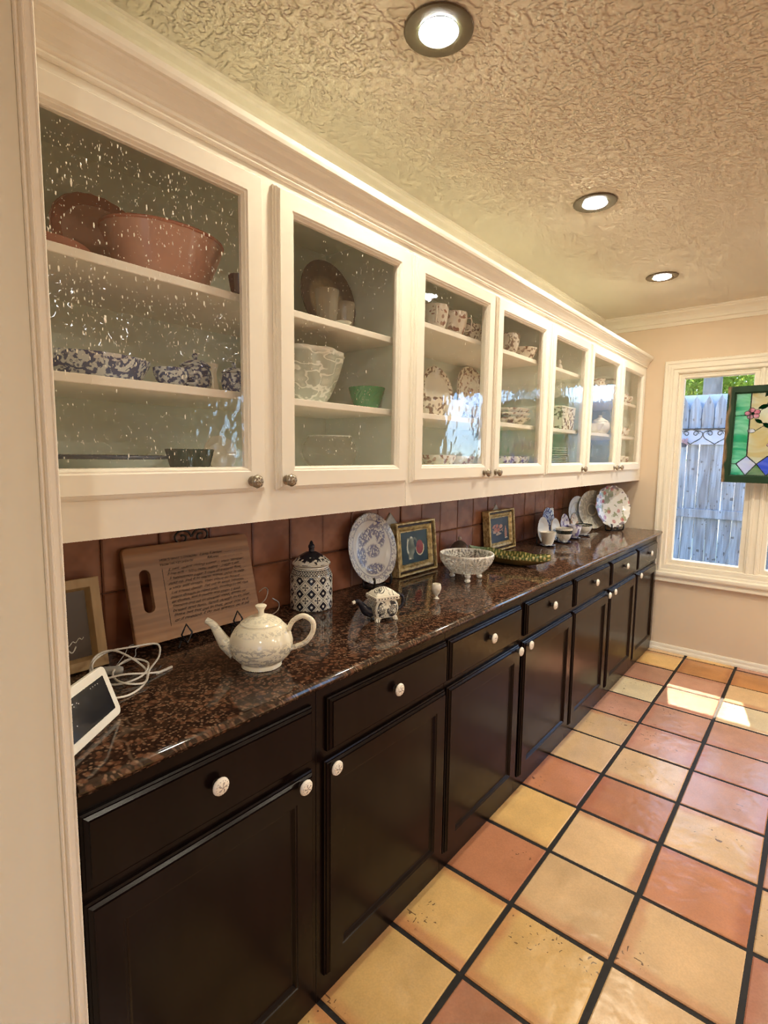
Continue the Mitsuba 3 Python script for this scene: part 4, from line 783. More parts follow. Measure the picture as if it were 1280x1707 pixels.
ns, nc = 64, 28; sx = np.linspace(-1, 1, ns); V, UV = np.zeros((ns, 2 * nc, 3)), np.zeros((ns, 2 * nc, 2))
for i, s in enumerate(sx):
    wd = 0.078 * max(1 - abs(s) ** 2.2, 0.004) ** 0.75; rise = 0.018 + 0.026 * abs(s) ** 2.5; top = 0.052 + 0.018 * abs(s) ** 2.5 + 0.003 * math.sin(9 * s)
    for j in range(nc):
        ph = -math.pi / 2 + math.pi * j / (nc - 1); yy = wd * math.sin(ph); zz = top - (top - rise * (abs(s) > 0.35) * (abs(s) - 0.35) / 0.65) * math.cos(ph) ** 0.8
        V[i, j] = (0.222 * s, yy, zz); UV[i, j] = ((s + 1) / 2, j / (nc - 1) * 0.46)
        V[i, 2 * nc - 1 - j] = (0.222 * s * 0.985, yy * 0.95, min(zz + 0.005 * math.cos(ph), top + 0.001)); UV[i, 2 * nc - 1 - j] = ((s + 1) / 2, 0.54 + 0.46 * (j / (nc - 1)))
m = grid_mesh(V, closed_j=True); m.invert()
t = thing('long_dish', 'long boat-shaped green and gold dish in front of the fruit picture', 'dish')
part(t, 'dish', move(rotz(m, 0.03), (0.262, 2.425, TOP + 0.0005)), BOAT, True, uv=UV.reshape(-1, 2))

# cups, saucers and plates at the far end
def simple_plate(label, y, x, R, m, tilt=0.18, yaw=0.0, z=0.012, rim=None, standlabel=None, nm='plate', scallop=0, amp=0.0, fn=None, seg=48, oval=1.0):
    pm, uv = plate_mesh(R, seg, scallop, amp, oval=oval); t = thing(nm, label, 'plate')
    if fn: part(t, 'dish', lean(move(pm, (0, R, 0)), y, x, tilt, TOP + z, yaw), m, True, uv=uv)
    else: part(t, 'dish', lean(move(pm, (0, R, 0)), y, x, tilt, TOP + z, yaw), m, 50)
    if rim: part(t, 'gilt_rim', lean(move(frame_uvw(tube([(R * 1.003 * oval * math.cos(a), R * 1.003 * math.sin(a), 0.0208) for a in np.arange(40) * math.pi / 20], 0.0014, 6, closed=True), (0, 0, 0), X, Y, Z), (0, R, 0)), y, x, tilt, TOP + z, yaw), rim, True)
    if standlabel:
        s = thing('plate_stand', standlabel, 'plate stand'); stand(s, y, x, R, tilt, TOP, yaw, 0.8 if R < 0.12 else 1.1)
def bluep(p, n, uv):
    r = dr.sqrt(uv.x * uv.x + uv.y * uv.y); a = dr.atan2(uv.y, uv.x); d1, d2, k = vor(uv.x * 4.5, uv.y * 4.5)
    m = sst(0.42, 0.25, d1) * sst(0.72, 0.66, r) + sst(0.04, 0.02, dr.abs(r - 0.76)) + sst(0.78, 0.8, r) * sst(0.3, 0.6, dr.sin(a * 16))
    return mix((0.45, 0.56, 0.76), (0.02, 0.05, 0.26), dr.clip(m, 0, 1))
def starp(p, n, uv):
    r = dr.sqrt(uv.x * uv.x + uv.y * uv.y); a = dr.atan2(uv.y, uv.x)
    m = sst(0.30, 0.26, r / (0.55 + 0.45 * dr.cos(a * 6))) + sst(0.022, 0.010, dr.abs(r - 0.62)) * 0.7 + sst(0.02, 0.01, dr.abs(r - 0.96)) * 0.3
    return mix((0.72, 0.78, 0.82), (0.20, 0.27, 0.36), dr.clip(m, 0, 1) * 0.8)
def rosep(p, n, uv):
    r = dr.sqrt(uv.x * uv.x + uv.y * uv.y); d1, d2, k = vor(uv.x * 2.6 + 0.3, uv.y * 2.6 + 0.8); w = nz(uv.x * 12, uv.y * 12, 1)
    fl_ = sst(0.36, 0.22, d1 + 0.1 * w) * sst(0.5, 0.52, k); lf = sst(0.56, 0.63, fbm(uv.x * 5, uv.y * 5, 3.0, 3))
    edge = sst(0.86, 0.92, r) * sst(0.45, 0.55, nz(uv.x * 6, uv.y * 6, 7))
    c = mix((0.76, 0.75, 0.71), (0.22, 0.26, 0.13), lf * 0.8); c = mix(c, (0.42, 0.05, 0.06), fl_ * (0.5 + 0.5 * w))
    return mix(c, (0.10, 0.05, 0.08), edge * 0.8)
def lacep(p, n, uv):
    r = dr.sqrt(uv.x * uv.x + uv.y * uv.y); a = dr.atan2(uv.y, uv.x)
    m = fbm(uv.x * 12, uv.y * 12, 1.0, 3) * sst(0.3, 0.5, r) + 0.8 * sst(0.06, 0.02, dr.abs(r - 0.30)) + 0.5 * sst(0.3, 0.7, dr.sin(a * 18)) * sst(0.75, 0.8, r)
    return mix((0.34, 0.335, 0.29), (0.82, 0.80, 0.70), dr.clip(m, 0, 1))
GILT = mat('gilt', two(P((0.55, 0.40, 0.16), 0.25, 0.5, 0.7)))
DKRIM = mat('dark_green_rim', two(P((0.02, 0.035, 0.03), 0.2, 0.5)))
SAUC = mat('pale_blue_china', two(P((0.70, 0.74, 0.78), 0.12, 0.6, clearcoat=0.4)))
simple_plate('plain pale saucer standing on edge, nearest of the small plates', 3.105, 0.150, 0.082, SAUC, 0.12, 0.0, 0.006, None, 'small black stand under the plain pale saucer')
simple_plate('vivid blue and white patterned plate against the tiles', 3.325, 0.095, 0.098, mat('blue_plate', two(P(mikit.proc(bluep), 0.12, 0.6))), 0.14, fn=1, nm='plate')
simple_plate('small white saucer with a gilt rim behind the black-banded cup', 3.262, 0.165, 0.072, SAUC, 0.14, 0, 0.006, GILT, 'small black stand under the gilt-rimmed saucer')
simple_plate('small mauve flowered saucer behind the cups', 3.490, 0.140, 0.076, print_mat('mauve', (0.72, 0.71, 0.76), (0.20, 0.17, 0.36), 48.0, 0.50, 0.58), 0.14, 0, 0.006)
simple_plate('small flowered saucer with a dark green rim', 3.660, 0.140, 0.072, FLORALWARE, 0.14, 0, 0.006, DKRIM)
simple_plate('pale blue-white plate with a dark star in its middle', 3.862, 0.105, 0.122, mat('star_plate', two(P(mikit.proc(starp), 0.12, 0.6))), 0.16, -0.25, fn=1, standlabel='black stand under the star plate')
simple_plate('pressed clear glass plate beside the scalloped flowered plate', 3.985, 0.170, 0.142, mat('lace_glass', two(P(mikit.proc(lacep), 0.10, 0.7, clearcoat=0.6))), 0.16, -0.46, 0.012, fn=1, seg=64)
simple_plate('large scalloped plate with red and dark flowers, in the corner by the window wall', 4.075, 0.290, 0.152, mat('rose_plate', two(P(mikit.proc(rosep), 0.12, 0.6, clearcoat=0.4))), 0.22, -0.55, 0.028, fn=1, seg=96, scallop=14, amp=0.055, standlabel='black stand under the scalloped flowered plate')
t = thing('standing_tile', 'upright blue and white ceramic slab between the saucers and the tiles', 'tile')
part(t, 'slab', lean(bb(-0.030, 0.030, 0, 0.190, -0.008, 0.0, 0.002), 3.515, 0.060, 0.10), SAUC)
cup('cup', 'plain cream tapered teacup, nearest of the row of cups', (0.205, 3.068, TOP + 0.012), 0.045, 0.049, 0.076, CERAM, straight=True)
def banded(p, n, uv): return mix((0.78, 0.75, 0.66), (0.015, 0.02, 0.015), sst(0.047, 0.049, p.z - TOP - 0.012) * sst(0.071, 0.069, p.z - TOP - 0.012))
BAND = mat('banded_cup', two(P(mikit.proc(banded), 0.12, 0.6)))
cup('cup', 'cream footed teacup with a wide black band', (0.226, 3.268, TOP + 0.012), 0.044, 0.053, 0.082, BAND)
cup('cup', 'mauve flowered teacup, third in the row of cups', (0.212, 3.475, TOP + 0.012), 0.042, 0.049, 0.078, 'mat_mauve')
def topband(p, n, uv): return mix((0.78, 0.74, 0.64), (0.02, 0.03, 0.02), sst(0.058, 0.061, p.z - TOP - 0.012))
cup('cup', 'cream teacup with a dark rim, nearest the star plate', (0.216, 3.655, TOP + 0.012), 0.040, 0.056, 0.068, mat('dark_rim_cup', two(P(mikit.proc(topband), 0.12, 0.6))))
for (x, y, r, l) in ((0.205, 3.068, 0.045, 'little dark blue dish under the plain cream teacup'), (0.226, 3.268, 0.047, 'little dark blue dish under the black-banded teacup'), (0.212, 3.475, 0.045, 'little dark blue dish under the mauve teacup'), (0.216, 3.655, 0.047, 'little dark blue dish under the dark-rimmed teacup')):
    t = thing('small_dish', l, 'dish'); part(t, 'dish', lathe([(0, 0.0), (r * .7, 0.0), (r, 0.009), (r * 0.99, 0.0105), (r * .72, 0.0108), (0, 0.0110)], (x, y, TOP + 0.0005), 32), print_mat('night_blue_%d' % int(y * 100), (0.50, 0.55, 0.62), (0.015, 0.02, 0.06), 60.0, 0.40, 0.5) if y < 3.1 else 'mat_night_blue_306', 50)

# ------------------------------------------------------------------ inside the china cabinets
def tint(name_, color, rough=0.12, trans=0.0): return mat(name_, two(P(color, rough, 0.7, clearcoat=0.5)))
PINK = mat('pink_glass', {'type': 'blendbsdf', 'weight': 0.72, 'bsdf_0': {'type': 'thindielectric', 'int_ior': 1.5}, 'bsdf_1': two(P((0.60, 0.33, 0.25), 0.15, 0.7, clearcoat=0.5))}); PINKD = tint('pink_glass_dark', (0.36, 0.14, 0.09)); EMER = tint('emerald_glass', (0.012, 0.19, 0.065)); DKGREEN = tint('dark_green_glass', (0.02, 0.05, 0.035))
BROWNG = tint('brown_glass', (0.085, 0.045, 0.028)); ENAM = mat('enamel', two(P((0.55, 0.60, 0.58), 0.2, 0.5))); DARKRED = tint('dark_plum_glass', (0.045, 0.018, 0.02)); MILK = mat('cut_glass', two(P((0.58, 0.62, 0.55), 0.14, 0.7, clearcoat=0.6)))
CLEAR = mat('thin_clear_glass', {'type': 'blendbsdf', 'weight': 0.10, 'bsdf_0': {'type': 'thindielectric', 'int_ior': 1.5}, 'bsdf_1': two(P((0.80, 0.74, 0.58), 0.1, 0.8, clearcoat=0.8))})
def swirl(p, n, uv):
    a = dr.atan2(p.y - 1.10, p.x - 0.19); z = p.z - 1.6035
    f = fbm(dr.cos(a) * 2.4 + z * 9, dr.sin(a) * 2.4 - z * 5, z * 30, 3)
    return mix((0.36, 0.41, 0.345), (0.84, 0.87, 0.80), dr.clip(sst(0.055, 0.012, dr.abs(f - 0.5)) * 0.8 + sst(0.142, 0.152, z) * 0.7 + 0.35 * sst(0.5, 0.8, f), 0, 1))
SWIRL = mat('swirl_glass', two(P(mikit.proc(swirl), 0.13, 0.7, clearcoat=0.6)))
def brownplate(p, n, uv):
    r = dr.sqrt(dr.square(p.y - 1.255) + dr.square(p.z - 1.955))
    return mix((0.20, 0.155, 0.095), (0.055, 0.032, 0.024), sst(0.06, 0.085, r)) * (0.8 + 0.4 * nz(p.y * 90, p.z * 90, 0))
S1, S2, S0 = 1.8335, 1.6035, 1.4045
def inplate(label, y, xb, R, m, z, tilt, rim=None, scallop=0, amp=0.0):
    pm, uv = plate_mesh(R, 48, scallop, amp); t = thing('display_plate', label, 'plate')
    part(t, 'dish', lean(move(pm, (0, R, 0)), y, xb, tilt, z + 0.001), m, 50)
    if rim: part(t, 'rim_band', lean(move(lathe([(R * .80, .0150), (R * .98, .0225), (R * 0.99, .0232), (R * .80, .0158)], n=48), (0, R, 0)), y, xb, tilt, z + 0.001), rim, 50)
def inbowl(nm, label, c, r0, r1, h, m, fr=None, sx=1.0, sy=1.0, rim=None, catg='bowl', n=48, group=None):
    t = thing(nm, label, catg, group)
    k = [(0, 0.0005), (r0 * .9, 0), (r0, 0.004)] + [(r0 + (r1 - r0) * s ** 0.75, 0.004 + (h - 0.004) * s) for s in np.linspace(0.12, 1, 8)]
    part(t, 'bowl', lathe(k + [(r - 0.004, z + 0.001) for r, z in k[3:]][::-1] + [(0, 0.008)], c, n, fr, sx, sy), m, 40)
    if rim: part(t, 'rim', tube([(c[0] + sx * r1 * math.cos(a), c[1] + sy * r1 * math.sin(a), c[2] + h) for a in np.arange(48) * math.pi / 24], 0.0042, 7, closed=True), rim, True)
    return t
flute = lambda k, amp: (lambda r, z, a: r * (1 + amp * np.abs(np.cos(k * a / 2))))
# near cabinet, left door
inplate('pink glass plate leaning at the back of the top shelf', 0.590, 0.105, 0.118, PINK, S1, 0.30, PINKD, 22, 0.03)
inbowl('glass_basket', 'oval pink glass basket on the top shelf, in front of the pink plate', (0.225, 0.665, S1), 0.085, 0.138, 0.118, PINK, flute(26, 0.025), 0.78, 1.0, PINKD)
inbowl('glass_dish', 'low pink glass dish at the left end of the top shelf', (0.210, 0.405, S1), 0.06, 0.095, 0.030, PINKD)
inbowl('glass_votive', 'small dark plum glass at the right of the pink basket', (0.322, 0.800, S1), 0.016, 0.024, 0.050, DARKRED, flute(12, 0.03), catg='glass')
inbowl('serving_bowl', 'wide low blue and white bowl at the left of the middle shelf', (0.190, 0.495, S2), 0.10, 0.130, 0.052, BLUEWARE)
cup('cup', 'blue and white cup between the wide bowl and the sugar bowl', (0.265, 0.650, S2), 0.032, 0.040, 0.045, BLUEWARE, 1.2)
def lidded(label, c, r, h):
    t = thing('sugar_bowl', label, 'sugar bowl')
    part(t, 'body', lathe([(0, 0), (r * .7, 0), (r * .72, .005), (r * .95, h * .25), (r, h * .5), (r * .92, h * .72), (r * .85, h * .78), (0, h * .78)], c, 36), BLUEWARE, 45)
    part(t, 'lid', lathe([(0, h * .785), (r * .95, h * .79), (r * .93, h * .83), (r * .5, h * .98), (r * .15, h * 1.02), (r * .12, h * 1.06), (r * .2, h * 1.12), (r * .12, h * 1.2), (0, h * 1.21)], c, 32), BLUEWARE, 45)
lidded('blue and white lidded sugar bowl on the middle shelf', (0.215, 0.742, S2), 0.040, 0.083)
lidded('smaller blue and white lidded jar beside the door edge, right of the sugar bowl', (0.285, 0.808, S2), 0.032, 0.066)
t = thing('cream_pitcher', 'small cream pitcher standing behind the sugar bowl', 'pitcher')
part(t, 'body', lathe([(0, 0), (.028, 0), (.03, .03), (.024, .07), (.030, .095), (.027, .095), (.021, .07), (0, .05)], (0.12, 0.835, S2), 28), CERAM, 50)
part(t, 'handle', handle((0.12, 0.835, S2), -0.9, 0.026, 0.05, 0.055, 0.022), CERAM, True)
inbowl('enamel_basin', 'wide grey-white enamel basin with a dark rim on the bottom shelf', (0.195, 0.520, S0), 0.085, 0.132, 0.038, ENAM, rim=mat('dark_blue_enamel', two(P((0.03, 0.05, 0.09), 0.3))))
inbowl('ribbed_bowl', 'dark green ribbed bowl on the bottom shelf beside the basin', (0.230, 0.712, S0), 0.040, 0.056, 0.058, DKGREEN, flute(24, 0.05))
t = thing('scalloped_dish', 'upright white scalloped dish behind the dark green bowl', 'dish')
pm, uv = plate_mesh(0.046, 48, 9, 0.08); part(t, 'dish', lean(move(pm, (0, 0.046, 0)), 0.812, 0.20, 0.15, S0 + 0.001), CERAM, 50)
# near cabinet, right door
inplate('dark brown glass plate standing behind two crystal tumblers', 1.255, 0.170, 0.122, mat('brown_plate', two(P(mikit.proc(brownplate), 0.3, 0.4))), S1, 0.14)
def tumbler(label, c, r, h, group=None):
    t = thing('tumbler', label, 'glass', group)
    k = [(0, 0.001), (r * .70, 0), (r * .76, .004)] + [(r * (.76 + .24 * s), .004 + (h - .004) * s) for s in np.linspace(.1, 1, 6)]
    part(t, 'glass', lathe(k + [(a - .003, b) for a, b in k[3:]][::-1] + [(0, .012)], c, 48, fr=lambda R_, z, a: R_ * (1 + 0.03 * (z < h * .7) * np.cos(12 * a))), CLEAR, 30)
tumbler('taller crystal tumbler in front of the brown plate', (0.290, 1.130, S1), 0.036, 0.100)
tumbler('shorter crystal tumbler right of the taller one', (0.288, 1.205, S1), 0.034, 0.080)
inbowl('glass_dish', 'small pale glass dish at the left of the tumblers', (0.290, 0.945, S1), 0.022, 0.036, 0.030, MILK, flute(16, 0.03))
inbowl('glass_dish', 'low clear glass dish under the brown plate, in front of the tumblers', (0.322, 1.165, S1), 0.018, 0.026, 0.012, MILK)
inbowl('swirl_bowl', 'large pressed glass bowl with swirling cuts on the middle shelf', (0.190, 1.100, S2), 0.088, 0.155, 0.158, SWIRL, lambda r, z, a: r * (1 + 0.035 * np.cos(11 * a + z * 38) + 0.03 * (z > 0.14) * np.cos(5 * a)), 0.88, 1.0, n=96)
inbowl('green_bowl', 'small emerald green hobnail bowl on the middle shelf', (0.272, 1.330, S2), 0.036, 0.060, 0.070, EMER, lambda r, z, a: r * (1 + 0.035 * np.cos(20 * a) * np.cos(z * 420)), n=80)
t = thing('fish_bowl', 'round clear glass bowl on the bottom shelf', 'bowl')
k = [(0, .001), (.045, 0), (.06, .006), (.082, .03), (.090, .055), (.084, .08), (.072, .100), (.070, .108)]
part(t, 'glass', lathe(k, (0.215, 1.215, S0), 48), CLEAR, 50)
part(t, 'lip', tube([(0.215 + .070 * math.cos(a), 1.215 + .070 * math.sin(a), S0 + .108) for a in np.arange(40) * math.pi / 20], .0022, 6, closed=True), MILK, True)
# second cabinet
T1, T2 = 1.9175, 1.6045
for (x, y, r, h, l) in ((0.275, 1.712, 0.052, 0.098, 'white flowered cup, first at the left of the top shelf in the third door'), (0.280, 1.840, 0.052, 0.098, 'white flowered cup beside the first one behind the third door')):
    cup('flowered_cup', l, (x, y, T1), r * .85, r, h, FLORALWARE, -0.9 if x < 0.278 else 0.9)
cup('flowered_cup', 'smaller dark flowered cup on the top shelf behind the third door', (0.290, 1.945, T1), 0.040, 0.046, 0.070, BROWNWARE, 0.9)
cup('flowered_cup', 'dark flowered cup behind the stile between the third and fourth doors', (0.285, 2.055, T1), 0.036, 0.044, 0.070, BROWNWARE, 0.9)
inplate('white plate with a brown rim leaning at the back of the middle shelf, third door', 2.030, 0.085, 0.125, CERAM, T2, 0.16, BROWNWARE)
inplate('larger flowered plate with a brown rim, right of the other standing plate', 2.340, 0.085, 0.145, FLORALWARE, T2, 0.16, BROWNWARE)
for (y, l, m_) in ((1.700, 'white bowl with brown flowers at the left of the middle shelf, third door', BROWNWARE), (1.838, 'pale bowl in the middle of the three on the middle shelf', CERAM), (1.968, 'white bowl with brown flowers at the right of the three on the middle shelf', BROWNWARE)):
    inbowl('flowered_bowl', l, (0.275, y, T2), 0.044, 0.062, 0.068, m_)
cup('flowered_cup', 'white cup with rust flowers at the left of the bottom shelf, third door', (0.285, 1.742, S0), 0.052, 0.070, 0.052, FLORALWARE, 2.2)
cup('flowered_cup', 'white cup with rust flowers right of the other on the bottom shelf, third door', (0.285, 1.905, S0), 0.048, 0.062, 0.048, FLORALWARE, 2.2)
cup('flowered_cup', 'tall flowered cup on the top shelf behind the fourth door', (0.280, 2.310, T1), 0.044, 0.052, 0.098, BROWNWARE, -1.0)
inbowl('flowered_bowl', 'low flowered bowl beside the tall cup behind the fourth door', (0.300, 2.425, T1), 0.045, 0.068, 0.050, BROWNWARE)
for i in range(3): inbowl('stacked_bowl', ('bottom', 'middle', 'top')[i] + ' one of the stacked flowered bowls behind the fourth door', (0.250, 2.365, T2 + i * 0.021), 0.080, 0.118, 0.032, FLORALWARE if i else BROWNWARE)
for i, y in enumerate((2.265, 2.365, 2.462)): cup('flowered_cup', ('first', 'second', 'third')[i] + ' small flowered cup from the left on the bottom shelf, fourth door', (0.290, y, S0), 0.040, 0.045, 0.050, BROWNWARE, 2.6)
# single cabinet
t = thing('figurine', 'tiny white bird figurine on the top shelf behind the fifth door', 'figurine')
part(t, 'body', lathe([(0, 0), (.016, 0), (.018, .02), (.012, .038), (.006, .046), (0, .048)], (0.29, 2.905, 1.9195), 20), CERAM, True)
part(t, 'head', lathe([(0, .044), (.009, .048), (.011, .056), (.007, .065), (0, .068)], (0.29, 2.905, 1.9195), 16), CERAM, True)
t = thing('planter', 'square white planter with brown flowers on the middle shelf, fifth door', 'planter')
m = hull(np.vstack([[(0.31 + a * .035, 2.935 + b * .075, 1.6055) for a in (-1, 1) for b in (-1, 1)], [(0.30 + a * .045, 2.935 + b * .100, 1.723) for a in (-1, 1) for b in (-1, 1)]]))
part(t, 'body', m, BROWNWARE)
part(t, 'rim', bb(0.252, 0.348, 2.832, 3.038, 1.7225, 1.730, .002), CERAM)
for i in range(8): inbowl('stacked_plate', 'thin pale plate, %s in the stack on the bottom shelf, fifth door' % ('lowest', 'second', 'third', 'fourth', 'fifth', 'sixth', 'seventh', 'topmost')[i], (0.235, 2.935, S0 + i * 0.0125), 0.075, 0.108, 0.014, ENAM if i % 2 else CERAM, n=36, group='stacked plates behind the fifth door', catg='plate')
# window-end cabinet
V1, V2 = 1.8405, 1.6065
t = thing('pitcher', 'pink-flowered pitcher on the top shelf behind the sixth door', 'pitcher')
part(t, 'body', lathe([(0, 0), (.040, 0), (.055, .03), (.050, .07), (.036, .10), (.042, .118), (.038, .118), (.032, .10), (0, .06)], (0.285, 3.585, V1), 32), FLORALWARE, 50)
part(t, 'handle', handle((0.285, 3.585, V1), 1.6, .045, .06, .075, .026, .004), FLORALWARE, True)
inbowl('tureen', 'white bowl on the middle shelf behind the sixth door', (0.280, 3.500, V2), .05, .075, .06, CERAM)
t = thing('sugar_bowl', 'white lidded bowl on the middle shelf at the right of the sixth door', 'sugar bowl')
part(t, 'body', lathe([(0, 0), (.045, 0), (.065, .04), (.06, .075), (.052, .08), (0, .08)], (0.290, 3.640, V2), 36), CERAM, 50)
part(t, 'lid', lathe([(0, .0805), (.055, .081), (.05, .088), (.02, .105), (.01, .112), (.014, .122), (0, .126)], (0.290, 3.640, V2), 32), CERAM, 50)
for zz, yy, l in ((V1, 4.065, 'top shelf'), (V2, 4.045, 'middle shelf'), (S0, 4.060, 'bottom shelf')):
    cup('flowered_cup', 'flowered cup at the left on the %s behind the last door' % l, (0.300, yy, zz), .036, .044, .062, FLORALWARE, 2.6)
    cup('flowered_cup', 'flowered cup at the wall end of the %s behind the last door' % l, (0.300, yy + 0.105, zz), .036, .044, .058, FLORALWARE, 2.6)
inplate('flowered plate leaning at the back of the top shelf, last door', 4.12, 0.14, 0.085, FLORALWARE, V1, 0.15)

# ------------------------------------------------------------------ stained glass panel hanging in front of the window
SY = 4.235
def greenpaint(p, n, uv):
    e = sst(0.030, 0.008, p.x - 0.922 + 0.018 * (fbm(p.x * 60, 1.0, p.z * 14, 3) - 0.5)); k = sst(0.35, 0.5, nz(p.x * 40, 2.0, p.z * 12))
    c = mix((0.010, 0.030, 0.016), (0.016, 0.045, 0.024), nz(p.x * 30, p.y * 30, p.z * 8))
    return mix(c, mix((0.30, 0.20, 0.12), (0.10, 0.055, 0.03), nz(p.x * 200, 0.0, p.z * 30)), e * k)
t = thing('stained_glass_panel', 'stained glass panel with pink flowers in a dark green wooden frame, hanging before the window', 'stained glass')
part(t, 'frame', ony(rect_rings(0.924, 1.640, 1.298, 1.934, [(0, 0), (0, 0.034), (0.003, 0.037), (0.040, 0.037), (0.044, 0.030), (0.050, 0.026), (0.050, 0.010), (0.046, 0.0)], closed=True), SY + 0.034), mat('green_paint', two(P(mikit.proc(greenpaint), 0.5, 0.2))))
def sg(name_, c1, c2, sc=14.0):
    f = lambda p, n, uv: mix(c1, c2, sst(0.25, 0.75, fbm(p.x * sc * 0.6, 1.0, p.z * sc * 2.2 + 2 * nz(p.x * 9, 0.0, p.z * 9), 4)))
    return mat('stained_' + name_, {'type': 'principledthin', 'base_color': mikit.proc(f), 'roughness': 0.25, 'diff_trans': 1.95, 'spec_trans': 0.0, 'eta': 1.5})
SG = {'g': sg('green', (0.20, 0.60, 0.36), (0.62, 0.86, 0.62)), 'c': sg('cream', (0.98, 0.93, 0.76), (0.86, 0.72, 0.42), 7), 'v': sg('violet', (0.84, 0.78, 0.88), (0.95, 0.90, 0.88)), 'p': sg('pink', (0.98, 0.50, 0.55), (0.92, 0.66, 0.66)), 'd': sg('deep_green', (0.02, 0.09, 0.035), (0.03, 0.14, 0.06)), 'b': sg('blue', (0.22, 0.30, 0.75), (0.40, 0.45, 0.85)), 't': sg('pale_green', (0.34, 0.50, 0.28), (0.56, 0.62, 0.42))}
LEAD = mat('lead_came', two(P((0.02, 0.02, 0.021), 0.4, 0.5, 0.4)))
GY = SY + 0.014; cames = []
over = []; back_ = []
def pane_(poly, col, dy=0.0, came=True, r=0.0036):
    poly = np.array(poly); pg = Polygon(poly).buffer(0)
    if dy == 0.0: back_.append((pg, col)); cames.append(tube([(a, GY - 0.0010, b) for a, b in poly], r, 6, closed=True)); return
    over.append(pg); m = extr(pg, 0.0016)
    part(t, 'glass_piece', frame_uvw(m, (0, GY + dy, 0), X, Z, -Y), SG[col])
    if came: cames.append(tube([(a, GY + dy - 0.0010, b) for a, b in poly], r, 6, closed=True))
a0, a1, b0, b1 = 0.968, 1.596, 1.346, 1.888
gl, gr_ = 1.056, 1.508; zt_, zm = 1.475, 1.423; zf = 1.742; cx = (a0 + a1) / 2
dw = (gr_ - gl) / 4
def band_piece(x0_): return [(x0_, zm), (x0_ + dw / 2, zt_), (x0_ + dw, zm), (x0_ + dw / 2, b0 + 0.026)]
pane_([(a0, zf), (gl, zf), (gl, b1), (a0, b1)], 'g'); pane_([(a0, zm), (a0 + 0.032, zm), (gl, zt_), (gl, zf), (a0, zf)], 'g')
pane_([(gr_, zf), (a1, zf), (a1, b1), (gr_, b1)], 'g'); pane_([(a1 - 0.032, zm), (a1, zm), (a1, zf), (gr_, zf), (gr_, zt_)], 'g')
k = 5; xs = np.linspace(a0 + 0.032, a1 - 0.032, k + 1); hw = (xs[1] - xs[0]) / 2
for i in range(k):
    xc = xs[i] + hw
    pane_([(xs[i], zm), (xc, b0 + 0.002), (xs[i + 1], zm), (xc, zt_)], 'v' if i % 2 == 0 else 'b')
    nxt = xs[i + 1] + hw
    if i < k - 1: pane_([(xc, b0 + 0.002), (nxt, b0 + 0.002), (xs[i + 1], zm)], 't')
pane_([(a0, b0), (xs[0] + hw, b0 + 0.002), (xs[0], zm), (a0, zm)], 'g'); pane_([(a1, b0), (a1, zm), (xs[-1], zm), (xs[-1] - hw, b0 + 0.002)], 'g')
def fill_top(xa, xb_):
    low = [(xs[i + 1], zm) if j else (xs[i] + hw, zt_) for i in range(k) for j in (0, 1)][:-1]
    lo = [q for q in low if xa + 1e-6 < q[0] < xb_ - 1e-6]
    ya_, yb2 = np.interp([xa, xb_], [q[0] for q in low], [q[1] for q in low]); return [(xa, ya_)] + lo + [(xb_, yb2)]
for (xa, xb_) in ((gl, 1.185), (1.185, 1.379), (1.379, gr_)): pane_(fill_top(xa, xb_) + [(xb_, b1), (xa, b1)], 'c')
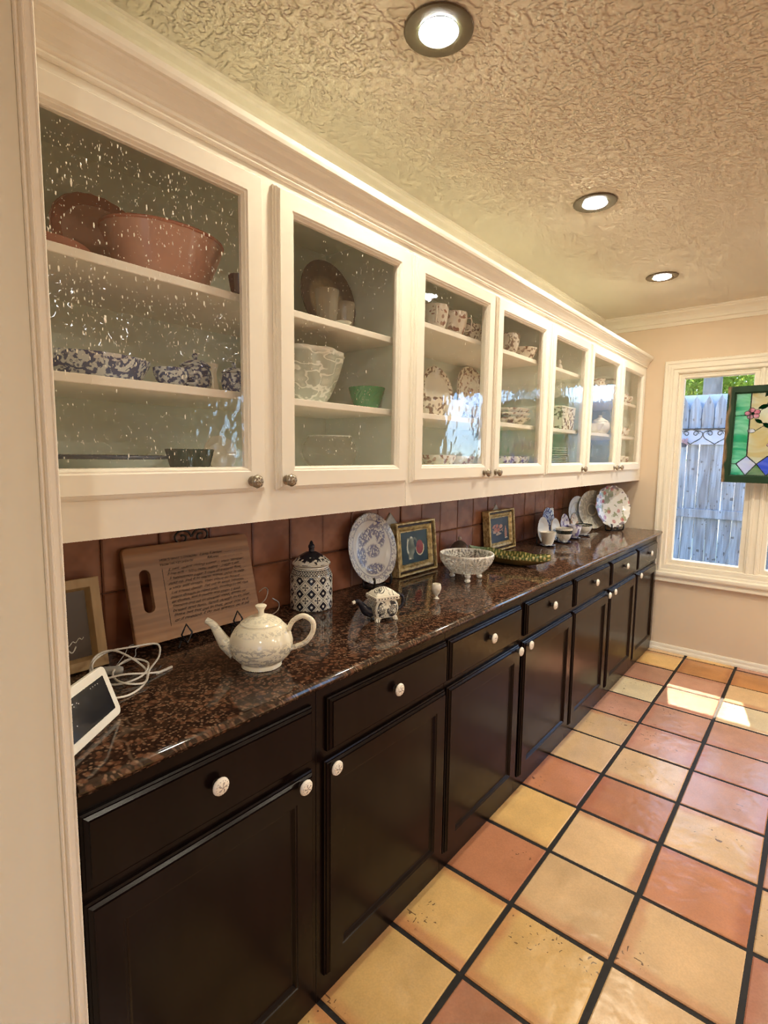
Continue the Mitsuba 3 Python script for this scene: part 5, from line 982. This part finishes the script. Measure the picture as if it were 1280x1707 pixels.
# flowers, leaves, buds and stems lie proud of the background
def flower(fx, fz, s):
    for q in range(5):
        a = 0.5 + q * 2 * math.pi / 5; c_ = (fx + s * math.cos(a), fz + s * 0.85 * math.sin(a))
        pane_([(c_[0] + s * .66 * math.cos(b), c_[1] + s * .56 * math.sin(b)) for b in np.arange(14) * math.pi / 7], 'p', -0.004, r=0.0016)
    pane_([(fx + s * .3 * math.cos(b), fz + s * .3 * math.sin(b)) for b in np.arange(10) * math.pi / 5], 'd', -0.0055, r=0.0012)
def leaf(x, z, L, a):
    pt = [(L * s, 0.22 * L * math.sin(math.pi * s)) for s in np.linspace(0, 1, 8)] + [(L * s, -0.22 * L * math.sin(math.pi * s)) for s in np.linspace(1, 0, 8)[1:-1]]
    pane_([(x + p_[0] * math.cos(a) - p_[1] * math.sin(a), z + p_[0] * math.sin(a) + p_[1] * math.cos(a)) for p_ in pt], 'd', -0.004, r=0.0016)
for sgn in (1, -1):
    mx = (lambda x: x) if sgn == 1 else (lambda x: 2 * cx - x); ma = (lambda a: a) if sgn == 1 else (lambda a: math.pi - a)
    flower(mx(1.070), 1.752, 0.027); flower(mx(1.205), 1.545, 0.027)
    leaf(mx(1.098), 1.785, 0.062, ma(0.35)); leaf(mx(1.085), 1.715, 0.050, ma(-0.55)); leaf(mx(1.128), 1.690, 0.060, ma(-0.6)); leaf(mx(1.130), 1.86, 0.05, ma(0.9))
    pane_([(mx(1.070) + 0.022 * math.cos(b), 1.640 + 0.013 * math.sin(b)) for b in np.arange(12) * math.pi / 6], 'v', -0.004, r=0.0014)
    cames += [tube([(mx(x), GY - 0.003, z) for x, z in ((1.100, 1.76), (1.140, 1.80), (1.155, 1.87))], 0.0018, 6, smooth=5), tube([(mx(x), GY - 0.003, z) for x, z in ((1.092, 1.640), (1.125, 1.665), (1.165, 1.70), (1.170, 1.80), (1.160, 1.86))], 0.0018, 6, smooth=5), tube([(mx(x), GY - 0.003, z) for x, z in ((1.165, 1.70), (1.20, 1.66), (1.205, 1.58))], 0.0018, 6, smooth=5)]
hole = shapely_union(over)
for pg, col in back_:
    for g in getattr(pg.difference(hole), 'geoms', [pg.difference(hole)]):
        if g.area > 2e-5: part(t, 'glass_piece', frame_uvw(extr(g, 0.0016), (0, GY, 0), X, Z, -Y), SG[col])
part(t, 'lead_lines', cat(*cames), LEAD)
for x in (1.20, 1.36): part(t, 'hanging_chain', tube([(x, SY + 0.016, 1.932), (x, SY + 0.016, CZ - 0.001)], 0.0022, 6), IRON)
